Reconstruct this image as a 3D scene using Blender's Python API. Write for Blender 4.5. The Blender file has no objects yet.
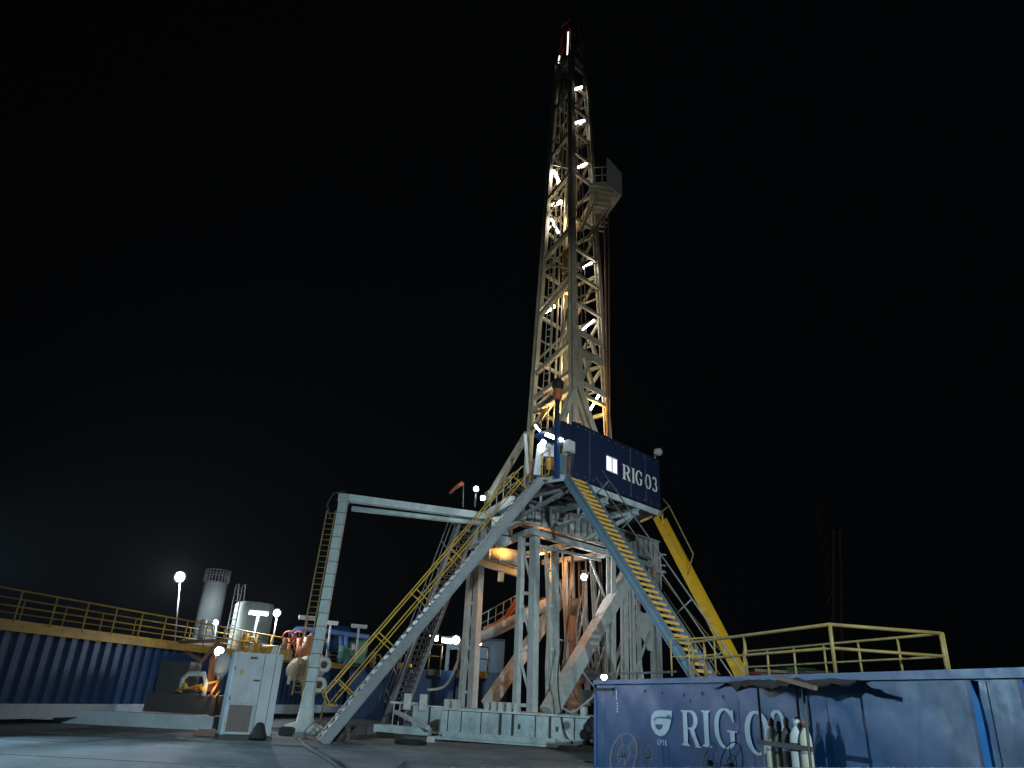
import bpy, math, random
from mathutils import Vector, Matrix
random.seed(7)
V = Vector
sc = bpy.context.scene
COL = sc.collection

# ------------------------------------------------------------------ camera, world, exposure
cam = bpy.data.objects.new('camera', bpy.data.cameras.new('camera'))
COL.objects.link(cam)
_r = [[0.9985350993049344, -0.02175025204554673, 0.04954373817184528], [-0.05410781326282896, -0.4013910150223624, 0.9143071680804175], [0.0, 0.9156485022077374, 0.40197987562156284]]
cam.matrix_world = Matrix(((_r[0][0], _r[1][0], -_r[2][0], 0), (_r[0][1], _r[1][1], -_r[2][1], 0), (_r[0][2], _r[1][2], -_r[2][2], 1.75), (0, 0, 0, 1)))
cam.data.sensor_width = 36; cam.data.lens = 36 * 714 / 1024
cam.data.clip_start = 0.1; cam.data.clip_end = 3000
sc.camera = cam
w = bpy.data.worlds.new('World'); sc.world = w; w.use_nodes = True
bg = w.node_tree.nodes['Background']
bg.inputs[0].default_value = (0.55, 0.75, 1.0, 1); bg.inputs[1].default_value = 0.0008
sc.view_settings.view_transform = 'Standard'; sc.view_settings.look = 'None'
sc.view_settings.exposure = 0.0; sc.view_settings.gamma = 1.0

# ------------------------------------------------------------------ materials
def nodes(name):
    m = bpy.data.materials.new(name); m.use_nodes = True
    return m, m.node_tree, m.node_tree.nodes['Principled BSDF']
def paint(name, col, rough=0.55, dirt=0.45, dirtcol=(0.09, 0.07, 0.055), scale=1.6, rust=0.0, metal=0.0, bump=0.25, streak=False):
    m, nt, b = nodes(name); N = nt.nodes; K = nt.links.new
    tc = N.new('ShaderNodeTexCoord'); mp = N.new('ShaderNodeMapping')
    mp.inputs['Scale'].default_value = (1, 1, 0.25) if streak else (1, 1, 0.7)
    K(tc.outputs['Object'], mp.inputs[0])
    n1 = N.new('ShaderNodeTexNoise'); n1.inputs['Scale'].default_value = scale; n1.inputs['Detail'].default_value = 9; n1.inputs['Roughness'].default_value = 0.68
    K(mp.outputs[0], n1.inputs['Vector'])
    r1 = N.new('ShaderNodeValToRGB'); r1.color_ramp.elements[0].position = 0.42; r1.color_ramp.elements[1].position = 0.72
    r1.color_ramp.elements[0].color = (0, 0, 0, 1); r1.color_ramp.elements[1].color = (dirt, dirt, dirt, 1)
    K(n1.outputs['Fac'], r1.inputs[0])
    mx = N.new('ShaderNodeMix'); mx.data_type = 'RGBA'
    mx.inputs['A'].default_value = (*col, 1); mx.inputs['B'].default_value = (*dirtcol, 1)
    K(r1.outputs[0], mx.inputs['Factor']); last = mx.outputs['Result']
    n2 = N.new('ShaderNodeTexNoise'); n2.inputs['Scale'].default_value = scale * 7; n2.inputs['Detail'].default_value = 6
    K(tc.outputs['Object'], n2.inputs['Vector'])
    if rust > 0:
        r2 = N.new('ShaderNodeValToRGB'); r2.color_ramp.elements[0].position = 0.60; r2.color_ramp.elements[1].position = 0.68
        r2.color_ramp.elements[0].color = (0, 0, 0, 1); r2.color_ramp.elements[1].color = (rust, rust, rust, 1)
        K(n2.outputs['Fac'], r2.inputs[0])
        m2 = N.new('ShaderNodeMix'); m2.data_type = 'RGBA'; m2.inputs['B'].default_value = (0.16, 0.06, 0.025, 1)
        K(r2.outputs[0], m2.inputs['Factor']); K(last, m2.inputs['A']); last = m2.outputs['Result']
    K(last, b.inputs['Base Color'])
    mr = N.new('ShaderNodeMapRange'); mr.inputs['To Min'].default_value = max(0.05, rough - 0.15); mr.inputs['To Max'].default_value = min(1, rough + 0.2)
    K(n2.outputs['Fac'], mr.inputs['Value']); K(mr.outputs[0], b.inputs['Roughness'])
    b.inputs['Metallic'].default_value = metal
    bp = N.new('ShaderNodeBump'); bp.inputs['Strength'].default_value = bump; bp.inputs['Distance'].default_value = 0.02
    K(n1.outputs['Fac'], bp.inputs['Height']); K(bp.outputs[0], b.inputs['Normal'])
    return m
def glow(name, col, s):
    m, nt, b = nodes(name)
    b.inputs['Base Color'].default_value = (*col, 1); b.inputs['Emission Color'].default_value = (*col, 1); b.inputs['Emission Strength'].default_value = s
    return m
WHITE = paint('weathered white steel paint', (0.46, 0.49, 0.47), rust=0.45, dirt=0.4, scale=3.2)
CYANW = paint('cool white gantry paint', (0.56, 0.68, 0.68), rust=0.3, dirt=0.3, scale=2.5)
CREAM = paint('cream mast paint', (0.56, 0.52, 0.40), rust=0.4, dirt=0.6)
GREYBLUE = paint('grey blue skid paint', (0.46, 0.57, 0.58), dirt=0.5, rust=0.5)
PALEBLUE = paint('pale blue cabinet paint', (0.52, 0.60, 0.66), dirt=0.35, scale=1.1)
CABINET = paint('off white cabinet paint', (0.50, 0.52, 0.54), dirt=0.4, scale=1.2)
BLUETANK = paint('deep blue tank paint', (0.002, 0.066, 0.21), rough=0.38, dirt=0.65, dirtcol=(0.012, 0.12, 0.30), scale=0.9, rust=0.15, streak=True)
BLUEDARK = paint('dark blue steel paint', (0.008, 0.045, 0.14), rough=0.5, dirt=0.5, dirtcol=(0.02, 0.04, 0.06))
NAVY = paint('navy cladding', (0.004, 0.011, 0.045), rough=0.6, dirt=0.25, dirtcol=(0.01, 0.02, 0.05), bump=0.1)
CHUTEY = paint('bright chute yellow', (0.72, 0.42, 0.015), dirt=0.25, rust=0.2)
STAIRBLUE = paint('stair stringer blue paint', (0.095, 0.16, 0.21), dirt=0.5, rust=0.3)
STAIRGREY = paint('stair stringer grey paint', (0.22, 0.24, 0.25), dirt=0.5, rust=0.3)
YELLOW = paint('safety yellow paint', (0.58, 0.34, 0.03), dirt=0.6, rust=0.3)
TREADY = paint('yellow tread grating', (0.66, 0.36, 0.06), dirt=0.4, scale=5)
RAIL = paint('worn yellow rail paint', (0.36, 0.24, 0.07), dirt=0.6, scale=4, rust=0.4)
DARK = paint('dark grimy steel', (0.045, 0.045, 0.045), dirt=0.4, rough=0.6)
DECK = paint('dark deck steel', (0.06, 0.06, 0.06), dirt=0.4, rust=0.4)
GREEN = paint('green vessel paint', (0.07, 0.20, 0.12), dirt=0.4)
RED = paint('red oxide paint', (0.26, 0.03, 0.015), dirt=0.3)
ORANGE = paint('orange paint', (0.55, 0.16, 0.05), dirt=0.5)
BROWNPIPE = paint('rusty pipe', (0.22, 0.11, 0.06), dirt=0.5)
PIPEBLUE = paint('sky blue pipe paint', (0.10, 0.20, 0.45), dirt=0.3)
SILO = paint('pale grey silo paint', (0.42, 0.46, 0.48), dirt=0.45, scale=0.5, streak=True)
TANKG = paint('pale green grey tank paint', (0.42, 0.48, 0.44), dirt=0.4, scale=0.5, streak=True)
LETTER = paint('painted pale lettering', (0.68, 0.76, 0.82), dirt=0.35, scale=6, dirtcol=(0.2, 0.28, 0.4), bump=0.05)
SIGNWHITE = paint('white sign lettering', (0.82, 0.80, 0.76), dirt=0.1, bump=0)
CYLCREAM = paint('cream gas bottle paint', (0.52, 0.49, 0.38), dirt=0.4)
CYLGREEN = paint('olive gas bottle paint', (0.10, 0.13, 0.07), dirt=0.4)
RUBBER = paint('black rubber', (0.012, 0.012, 0.014), rough=0.7, dirt=0.3, dirtcol=(0.04, 0.04, 0.04))
CANVAS = paint('dark tarpaulin', (0.018, 0.014, 0.013), rough=0.9, dirt=0.5)
HOSE = paint('pale hose', (0.35, 0.36, 0.36), dirt=0.3)
VENTM = paint('dusty brown filter mesh', (0.20, 0.15, 0.14), dirt=0.5, scale=9)
TUBEW = glow('lit white tube', (0.92, 0.93, 1.0), 22)
TUBEMAST = glow('lit mast tube', (1.0, 0.93, 0.80), 22)
TUBEDIM = glow('lit crown tube', (1.0, 0.90, 0.88), 2.2)
LEDW = glow('lit floodlight lens', (0.90, 0.95, 1.0), 60)
SODIUM = glow('lit sodium lens', (1.0, 0.45, 0.10), 60)
WINDOW = glow('lit window', (0.86, 0.86, 1.0), 0.95)
REDLAMP = glow('lit red lamp', (1.0, 0.12, 0.05), 8)

def concrete():
    m, nt, b = nodes('stained damp concrete'); N = nt.nodes; K = nt.links.new
    tc = N.new('ShaderNodeTexCoord')
    n1 = N.new('ShaderNodeTexNoise'); n1.inputs['Scale'].default_value = 0.5; n1.inputs['Detail'].default_value = 10; n1.inputs['Roughness'].default_value = 0.7
    K(tc.outputs['Object'], n1.inputs['Vector'])
    r = N.new('ShaderNodeValToRGB'); r.color_ramp.elements[0].position = 0.35; r.color_ramp.elements[1].position = 0.7
    r.color_ramp.elements[0].color = (0.04, 0.052, 0.06, 1); r.color_ramp.elements[1].color = (0.13, 0.15, 0.16, 1)
    K(n1.outputs['Fac'], r.inputs[0]); K(r.outputs[0], b.inputs['Base Color'])
    r2 = N.new('ShaderNodeMapRange'); r2.inputs['To Min'].default_value = 0.55; r2.inputs['To Max'].default_value = 0.95
    K(n1.outputs['Fac'], r2.inputs['Value']); K(r2.outputs[0], b.inputs['Roughness'])
    n2 = N.new('ShaderNodeTexNoise'); n2.inputs['Scale'].default_value = 12; n2.inputs['Detail'].default_value = 6; K(tc.outputs['Object'], n2.inputs['Vector'])
    bp = N.new('ShaderNodeBump'); bp.inputs['Strength'].default_value = 0.4; bp.inputs['Distance'].default_value = 0.03; K(n2.outputs['Fac'], bp.inputs['Height']); K(bp.outputs[0], b.inputs['Normal'])
    return m
CONC = concrete()
def gravelmat():
    m, nt, b = nodes('pinkish grey rubble'); N = nt.nodes; K = nt.links.new
    oi = N.new('ShaderNodeTexCoord'); n1 = N.new('ShaderNodeTexNoise'); n1.inputs['Scale'].default_value = 30; n1.inputs['Detail'].default_value = 5
    K(oi.outputs['Object'], n1.inputs['Vector'])
    r = N.new('ShaderNodeValToRGB'); e = r.color_ramp.elements; e[0].position = 0.35; e[0].color = (0.09, 0.045, 0.04, 1); e[1].position = 0.62; e[1].color = (0.30, 0.25, 0.27, 1)
    x = e.new(0.48); x.color = (0.20, 0.15, 0.16, 1)
    K(n1.outputs['Fac'], r.inputs[0]); K(r.outputs[0], b.inputs['Base Color']); b.inputs['Roughness'].default_value = 0.9
    return m
GRAVEL = gravelmat()

# ------------------------------------------------------------------ mesh helpers
class MB:
    def __init__(s): s.v = []; s.f = []; s.sm = []
    def add(s, vs, fs, smooth=False):
        k = len(s.v); s.v += [V(p) for p in vs]
        for f in fs: s.f.append([i + k for i in f]); s.sm.append(smooth)
        return s
    def box(s, c, d, ax=(1, 0, 0), up=(0, 0, 1)):
        X = V(ax).normalized(); Z = V(up).normalized(); Y = Z.cross(X).normalized(); Z = X.cross(Y); c = V(c)
        vs = [c + X * (d[0] / 2 * a) + Y * (d[1] / 2 * b) + Z * (d[2] / 2 * e) for e in (-1, 1) for b in (-1, 1) for a in (-1, 1)]
        return s.add(vs, [(0, 2, 3, 1), (4, 5, 7, 6), (0, 1, 5, 4), (2, 6, 7, 3), (0, 4, 6, 2), (1, 3, 7, 5)])
    def bar(s, p, q, w, h=None, side=None):
        p = V(p); q = V(q); d = q - p; h = h or w
        if d.length < 1e-4: return s
        D = d.normalized()
        if side is None: side = D.cross(V((0, 0, 1))) if abs(D.z) < 0.98 else V((1, 0, 0))
        S_ = V(side); S_ = (S_ - D * S_.dot(D)).normalized(); U = S_.cross(D)
        return s.box((p + q) / 2, (d.length, w, h), D, U)
    def ibar(s, p, q, w, h, side=None, t=0.04):           # an I beam: two flanges and a web
        p = V(p); q = V(q); D = (q - p).normalized()
        if side is None: side = D.cross(V((0, 0, 1))) if abs(D.z) < 0.98 else V((1, 0, 0))
        S_ = V(side); S_ = (S_ - D * S_.dot(D)).normalized(); U = S_.cross(D)
        o = U * (h / 2 - t / 2)
        s.bar(p + o, q + o, w, t, S_); s.bar(p - o, q - o, w, t, S_); s.bar(p, q, t, h - 2 * t, S_); return s
    def path(s, pts, r, n=8, cap=True, closed=False):
        pts = [V(p) for p in pts]; rs = r if isinstance(r, (list, tuple)) else [r] * len(pts)
        T0 = (pts[1] - pts[0]).normalized(); A = T0.cross(V((0, 0, 1)))
        if A.length < 1e-3: A = V((1, 0, 0))
        A.normalize(); vs = []; m = len(pts)
        for i, p in enumerate(pts):
            a = pts[(i - 1) % m] if (closed or i > 0) else p; b = pts[(i + 1) % m] if (closed or i < m - 1) else p
            T = (b - a).normalized(); A = (A - T * A.dot(T)).normalized(); B = T.cross(A)
            for k in range(n):
                t = 2 * math.pi * k / n; vs.append(p + (A * math.cos(t) + B * math.sin(t)) * rs[i])
        fs = []
        for i in range(m if closed else m - 1):
            j = (i + 1) % m
            for k in range(n): fs.append((i * n + k, i * n + (k + 1) % n, j * n + (k + 1) % n, j * n + k))
        s.add(vs, fs, True)
        if cap and not closed:
            k0 = len(s.v) - len(vs)
            s.f.append([k0 + k for k in range(n)][::-1]); s.sm.append(False)
            s.f.append([k0 + (m - 1) * n + k for k in range(n)]); s.sm.append(False)
        return s
    def tube(s, p, q, r, n=10): return s.path([p, q], r, n)
    def prism(s, poly, ex):                                # polygon extruded by the vector ex
        n = len(poly); P = [V(p) for p in poly]; E_ = V(ex)
        return s.add(P + [p + E_ for p in P], [list(range(n))[::-1], list(range(n, 2 * n))] + [(i, (i + 1) % n, (i + 1) % n + n, i + n) for i in range(n)])
    def lathe(s, base, prof, n=20, axis=(0, 0, 1)):        # prof: (radius, height) pairs
        Z = V(axis).normalized(); X = Z.orthogonal().normalized(); Y = Z.cross(X); b = V(base); vs = []; fs = []
        for r, h in prof:
            for k in range(n):
                t = 2 * math.pi * k / n; vs.append(b + Z * h + (X * math.cos(t) + Y * math.sin(t)) * max(r, 0.0005))
        for i in range(len(prof) - 1):
            for k in range(n): fs.append((i * n + k, i * n + (k + 1) % n, (i + 1) * n + (k + 1) % n, (i + 1) * n + k))
        fs.append(list(range(n))[::-1]); fs.append([(len(prof) - 1) * n + k for k in range(n)])
        return s.add(vs, fs, True)
    def mesh(s, name, mat, org):
        me = bpy.data.meshes.new(name); me.from_pydata([tuple(p - org) for p in s.v], [], s.f)
        me.polygons.foreach_set('use_smooth', s.sm); me.materials.append(mat); me.update()
        return me
    def build(s, name, mat, parent=None, label=None):
        org = WO[parent.name] if parent is not None else V((0, 0, 0))
        o = bpy.data.objects.new(name, s.mesh(name, mat, org)); COL.objects.link(o); o.parent = parent
        WO[o.name] = org
        if label: o['label'] = label
        if any(s.sm):
            pass
        return o
WO = {}
def thing(name, label, cat, loc, group=None):
    o = bpy.data.objects.new(name, None); COL.objects.link(o); o.location = loc; o.empty_display_size = 0.2
    o['label'] = label; o['category'] = cat
    if group: o['group'] = group
    WO[o.name] = V(loc); return o
def single(mb, name, mat, label, cat, group=None, kind=None):
    o = mb.build(name, mat)
    if kind: o['kind'] = kind
    if cat: o['label'] = label; o['category'] = cat
    if group: o['group'] = group
    return o
def struct(mb, name, mat, kind='structure'):
    o = mb.build(name, mat); o['kind'] = kind; return o
def rep(mesh, name, parent, pos, rz=0.0):                  # a repeated part: shares one mesh
    o = bpy.data.objects.new(name, mesh); COL.objects.link(o); o.parent = parent
    o.location = V(pos) - WO[parent.name]; o.rotation_euler = (0, 0, rz); WO[o.name] = V(pos); return o
def lerp(a, b, t): return V(a) + (V(b) - V(a)) * t
def lamp(name, loc, watts, col, radius=0.15, target=None, angle=100, blend=1.0):
    d = bpy.data.lights.new(name, 'SPOT' if target else 'POINT'); d.energy = watts; d.color = col; d.shadow_soft_size = radius
    o = bpy.data.objects.new(name, d); COL.objects.link(o); o.location = loc
    if target:
        d.spot_size = math.radians(angle); d.spot_blend = blend
        o.rotation_euler = (V(target) - V(loc)).to_track_quat('-Z', 'Y').to_euler()
    return o

# ================================================================== SETTING
g = MB(); g.add([(-600, -60, 0), (600, -60, 0), (600, 1200, 0), (-600, 1200, 0)], [(0, 1, 2, 3)])
struct(g, 'ground', CONC)
# concrete pad of cast slabs in front of the rig
pad = MB().box((2, 27, 0.006), (0.1, 0.1, 0.004)).build('concrete_pad', CONC); pad['kind'] = 'structure'
for j, (y0, y1) in enumerate([(14.2, 18.1), (18.14, 21.9), (21.96, 24.6), (24.66, 28.6), (28.66, 31.6)]):
    x = -22 + (j % 2) * 1.3
    while x < 3.2:
        wd = random.uniform(9, 13); h = random.uniform(0.04, 0.055) + (0.05 if j == 3 else 0)
        if x + wd > 3.0 and y1 < 23: break
        MB().box((x + wd / 2, (y0 + y1) / 2, h / 2), (wd - 0.02, y1 - y0, h)).build('slab', CONC, pad); x += wd
# foreground rubble bank along the lower edge of the view
gb = MB(); x = -5.2
base = lambda x: 1.1 + (x + 3.6) * 0.0485
gb.add([(-7, 5.9, base(-7) + 0.002), (7, 5.9, base(7) + 0.002), (7, 5.2, base(7) - 0.1), (-7, 5.2, base(-7) - 0.1), (-7, 6.6, 0.0), (7, 6.6, 0.0), (7, 3.6, 0.0), (-7, 3.6, 0.0)],
       [(0, 1, 2, 3), (4, 5, 1, 0), (3, 2, 6, 7)])
for i in range(2600):
    x = random.uniform(-5, 5.6); y = random.uniform(5.3, 5.9); r = random.uniform(0.004, 0.012)
    z = base(x) + 0.0 - (0.06 if y < 5.6 else 0.0) * 0.9 * (5.9 - y)
    c = V((x, y, z)); vs = [c + V((random.uniform(-1, 1), random.uniform(-1, 1), random.uniform(-1, 1))).normalized() * r for _ in range(6)]
    gb.add([c + V((r, 0, 0)) * random.uniform(.6, 1.2), c - V((r, 0, 0)), c + V((0, r, 0)), c - V((0, r, 0)), c + V((0, 0, r)) * random.uniform(.6, 1.1), c - V((0, 0, r))],
           [(0, 2, 4), (2, 1, 4), (1, 3, 4), (3, 0, 4), (2, 0, 5), (1, 2, 5), (3, 1, 5), (0, 3, 5)])
struct(gb, 'gravel_bank', GRAVEL, 'stuff')

# ================================================================== STAIRCASE builder
def railpiece(t, pts, r=0.028, name='handrail', mat=None):
    MB().path(pts, r, 6).build(name, mat or RAIL, t)
def staircase(label, T, F, wv, width, mat, trmat, railmat, nst, rails=(0, 1), name='staircase', depth=0.32, postn=8, nose=0.11, lift=0.05):
    T = V(T); F = V(F); t = thing(name, label, 'staircase', F, None); W = V(wv).normalized()
    run = (T - F); D = run.normalized()
    for k in (0, 1):
        o = W * (width * k)
        s = MB(); s.ibar(F + o, T + o, 0.14, depth, W, 0.03); s.build('stringer', mat, t)
    H_ = V((run.x, run.y, 0)).normalized()
    hh = V((run.x, run.y, 0)).normalized()
    me = MB().box(V((0, 0, 0)), (width - 0.15, 0.24, 0.04), W).box(-hh * 0.115 + V((0, 0, -nose / 2)), (width - 0.15, 0.03, nose), W).mesh('tread', trmat, V((0, 0, 0)))
    for i in range(nst):
        c = lerp(F, T, (i + 0.7) / nst) + W * (width / 2) + V((0, 0, lift))
        rep(me, 'tread', t, c)
    n = (V((0, 0, 1.0)) - D * D.z).normalized()
    for k in rails:
        o = W * (width * k + (0.05 if k else -0.05)); a = F + o + D * 1.1 + n * 0.12; b = T + o - D * 0.2 + n * 0.12
        railpiece(t, [a + n * 0.30, a + n * 0.5 + D * -0.15, a + n * 0.85, b + n * 0.85], mat=railmat)
        railpiece(t, [a + n * 0.30, a + n * 0.46, b + n * 0.46], 0.024, 'mid_rail', railmat)
        pm = MB().tube(n * 0.08, n * 0.85, 0.026, 6).mesh('post', railmat, V((0, 0, 0)))
        for i in range(postn): rep(pm, 'post', t, lerp(a, b, (i + 0.3) / (postn - 0.4)))
    return t
def railing(t, pts, h=1.05, step=1.5, mat=None, r=0.025, kick=True, mid=True, name='handrail'):
    mat = mat or RAIL; pts = [V(p) for p in pts]; up = V((0, 0, 1))
    MB().path([p + up * h for p in pts], r, 6).build(name, mat, t)
    if mid: MB().path([p + up * h * 0.52 for p in pts], r * 0.85, 6).build('mid_rail', mat, t)
    pm = MB().tube((0, 0, 0), (0, 0, h), r, 6).mesh('post', mat, V((0, 0, 0)))
    for a, b in zip(pts, pts[1:]):
        n = max(1, round((b - a).length / step))
        for i in range(n): rep(pm, 'post', t, lerp(a, b, i / n))
    rep(pm, 'post', t, pts[-1])
    if kick: 
        k = MB()
        for a, b in zip(pts, pts[1:]): k.bar(a + up * 0.07, b + up * 0.07, 0.012, 0.13)
        k.build('kick_plate', mat, t)

# ================================================================== RIG SUBSTRUCTURE
r45 = V((.7071, .7071, 0)); n45 = V((.7071, -.7071, 0))
sub = thing('rig_substructure', 'white steel box framework of columns, braces and base skids carrying the drill floor', 'substructure', (1.5, 32, 0))
A0 = V((-2.2, 32.5, 0)); A1 = V((6.5, 29.85, 0)); dx = (A1 - A0).normalized(); dn = V((-dx.y, dx.x, 0)); LEN = (A1 - A0).length
# front base skid: dark core, separate panels in front, flanges above and below
core = MB(); core.box(A0 + dx * LEN / 2 + dn * 0.95 + V((0, 0, 0.65)), (LEN - 0.02, 1.7, 1.02), dx)
core.build('skid_core', DARK, sub)
top = MB(); top.box(A0 + dx * LEN / 2 + dn * 0.93 + V((0, 0, 1.2)), (LEN + 0.06, 1.98, 0.07), dx); top.build('skid_top_flange', GREYBLUE, sub)
bot = MB(); bot.box(A0 + dx * LEN / 2 + dn * 0.75 + V((0, 0, 0.13)), (LEN + 0.3, 2.2, 0.10), dx)
bot.box(A0 + dx * (LEN * 0.36) + dn * -0.34 + V((0, 0, 0.28)), (LEN * 0.66, 0.12, 0.22), dx); bot.build('skid_bottom_rail', GREYBLUE, sub)
seams = [0.0, 0.32, 0.9, 1.75, 2.52, 2.60, 3.05, 3.12, 4.02, 4.58, 4.64, 5.6, 6.8, 8.0, LEN]
for i in range(len(seams) - 1):
    a, b = seams[i], seams[i + 1]
    if b - a < 0.2: continue
    p = MB(); p.box(A0 + dx * (a + b) / 2 + dn * 0.05 + V((0, 0, 0.67)), (b - a - 0.055, 0.05, 0.94), dx)
    o = p.build('panel', GREYBLUE, sub)
    if i in (7, 10): 
        h_ = MB().box(A0 + dx * ((a + b) / 2 - 0.2) + dn * 0.0 + V((0, 0, 0.72)), (0.09, 0.04, 0.17), dx).build('slot', DARK, o)
# left end plate with two openings, feet, lugs
e = MB(); e.box(A0 + dx * -0.02 + dn * 0.95 + V((0, 0, 0.67)), (0.05, 1.7, 0.94), dx); e.build('end_plate', WHITE, sub)
for k, (zz) in enumerate((0.40, 0.92)):
    MB().box(A0 + dx * -0.05 + dn * 0.95 + V((0, 0, zz)), (0.03, 0.9, 0.24), dx).build('opening_cover', CREAM, sub)
MB().box(A0 + dx * -0.055 + dn * 0.95 + V((0, 0, 0.66)), (0.02, 0.9, 0.2), dx).build('opening', DARK, sub)
fm = MB().box((0, 0, 0), (0.28, 0.3, 0.14), dx).mesh('foot', DARK, V((0, 0, 0)))
for s_ in (0.4, 1.1, 2.5, 3.9, 4.5, 5.5, 6.6, 7.6): rep(fm, 'foot', sub, A0 + dx * s_ + dn * 0.2 + V((0, 0, 0.06)))
lm = MB().box((0, 0, 0), (0.2, 0.5, 0.34), dx).lathe((0, -0.24, 0.02), [(0.07, -0.02), (0.07, 0.0)], 10, dn).mesh('lug', WHITE, V((0, 0, 0)))
for s_ in (0.15, 0.5, 1.9, 2.2, 2.5, 2.85, 3.15, 5.9): rep(lm, 'lug', sub, A0 + dx * s_ + dn * 0.4 + V((0, 0, 1.4)))
# rear base skid, further to the left
B0 = V((-3.9, 37.0, 0)); 
bs = MB(); bs.box(B0 + dx * 5.5 + dn * 0.8 + V((0, 0, 0.68)), (11, 1.6, 1.05), dx); bs.build('rear_skid', GREYBLUE, sub)
for s_ in (0.05, 0.95, 1.8, 2.7): MB().box(B0 + dx * s_ + dn * -0.03 + V((0, 0, 0.68)), (0.07, 0.08, 1.02), dx).build('rib', DARK, sub)
MB().box(V((-4.0, 35.2, 0.22)), (2.6, 0.5, 0.3), dx).build('skid_tongue', GREYBLUE, sub)
MB().bar((-2.81, 34.2, 0.39), (-4.61, 37, 0.88), 0.16).build('tow_link', GREYBLUE, sub)
for i in range(5):
    MB().bar(V((-4.75 + i * 0.28, 37.2, 0.3)), V((-4.75 + i * 0.28, 37.2, 1.25)), 0.05).build('grating_bar', WHITE, sub)
MB().bar((-4.95, 37.2, 1.28), (-3.5, 37.2, 1.28), 0.09).build('grating_rail', WHITE, sub)
for u_, v_ in ((0, 0), (0.75, -0.1)):
    MB().box(V((-4.1 + u_, 37.0 + v_, 1.35)), (0.35, 0.4, 0.7)).build('clamp_block', WHITE, sub)

def lattice(p0, p1, q0, q1, w1, w2, zs, m1=WHITE, m2=WHITE, side=None):
    MB().bar(p0, p1, w1, w1, side).build('column', m1, sub)
    MB().bar(q0, q1, w2, w2, side).build('column', m2, sub)
    p0, p1, q0, q1 = map(V, (p0, p1, q0, q1)); f = lambda a, b, z: lerp(a, b, (z - a.z) / (b.z - a.z))
    for z in zs: MB().bar(f(p0, p1, z), f(q0, q1, z), 0.13).build('rung', m1, sub)
    for za, zb in zip(zs, zs[1:]): MB().bar(f(p0, p1, zb), f(q0, q1, za), 0.09).build('diagonal', m1, sub)
lattice((0.88, 31.9, 1.35), (0.81, 31.9, 8.38), (1.52, 31.6, 1.27), (1.37, 31.6, 8.7), 0.24, 0.33, (1.5, 3.6, 5.9, 8.0), side=r45)
lattice((-1.6, 37.5, 1.23), (-1.62, 37.5, 8.06), (-1.07, 37.3, 1.22), (-1.17, 37.3, 8.36), 0.24, 0.36, (1.9, 3.9, 6.0, 8.6), side=r45)
lattice((2.43, 33, 1.29), (1.99, 33.5, 8.31), (2.59, 33, 1.3), (2.41, 33.5, 8.33), 0.13, 0.25, (1.5, 3.8, 5.6, 7.2), side=r45)
for a, b, wd in (((5.28, 35.48, 1.22), (5.34, 35.54, 8.78), .34), ((6.04, 36.24, 1.24), (6.11, 36.31, 8.77), .28), ((6.55, 36.75, 1.26), (6.54, 36.74, 8.67), .22), ((6.95, 37.15, 1.27), (6.91, 37.11, 8.55), .16), ((7.98, 38.18, 1.47), (7.99, 38.19, 9.8), .42),
                 ((4.99, 37, 1.35), (4.58, 37, 8.51), .2), ((4.6, 38.5, 1.57), (4.34, 38.5, 8.13), .2), ((3.33, 36, 1.54), (3.16, 36, 8.16), .14), ((5.49, 38.5, 1.62), (5.19, 38.5, 8.7), .14), ((3.95, 38, 1.54), (3.7, 38, 8.43), .12)):
    MB().ibar(a, b, wd, wd, r45, 0.05).build('column', WHITE, sub)
# main diagonal braces: box beams
MB().bar((2.21, 32.3, 1.26), (6.36, 36.4, 7.71), 0.50, 0.62).bar((1.96, 32.9, 1.31), (6.11, 37, 7.89), 0.08, 0.2).build('main_brace', WHITE, sub)
MB().bar((-0.36, 37.2, 1.34), (3.37, 40.5, 6.95), 0.45, 0.55).build('main_brace', WHITE, sub)
MB().bar((4.4, 39, 1.83), (3.2, 40, 7.78), 0.12).build('brace', WHITE, sub)
for a, b, wd in (((5.41, 36, 2.32), (7.19, 38, 6.69), .08), ((7.24, 37.5, 2.42), (6.76, 38, 6.17), .08), ((3.19, 35, 1.78), (4.11, 35.5, 6.23), .07), ((4.89, 37, 2.3), (4.1, 38, 6.03), .07), ((5.14, 37, 6.46), (6.77, 38, 6.47), .1), ((2.94, 36, 4.39), (4.99, 37, 4.19), .08), ((6.29, 36.5, 2.36), (7.77, 38, 5.49), .1), ((4.29, 35.5, 8.13), (5.15, 36, 6.34), .08)):
    MB().bar(a, b, wd).build('brace', WHITE, sub)
MB().bar((4.99, 37, 1.61), (7.39, 39, 7.33), 0.12).build('brace', WHITE, sub)
MB().bar((7.27, 38.5, 6.15), (7.84, 38.5, 4.33), 0.18).build('brace', WHITE, sub)
MB().prism([(6.72, 37.8, 5.95), (7.75, 37.8, 6.1), (7.74, 37.8, 4.19), (7.49, 37.8, 4.27)], (0.0, 0.15, 0)).build('gusset', WHITE, sub)
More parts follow.
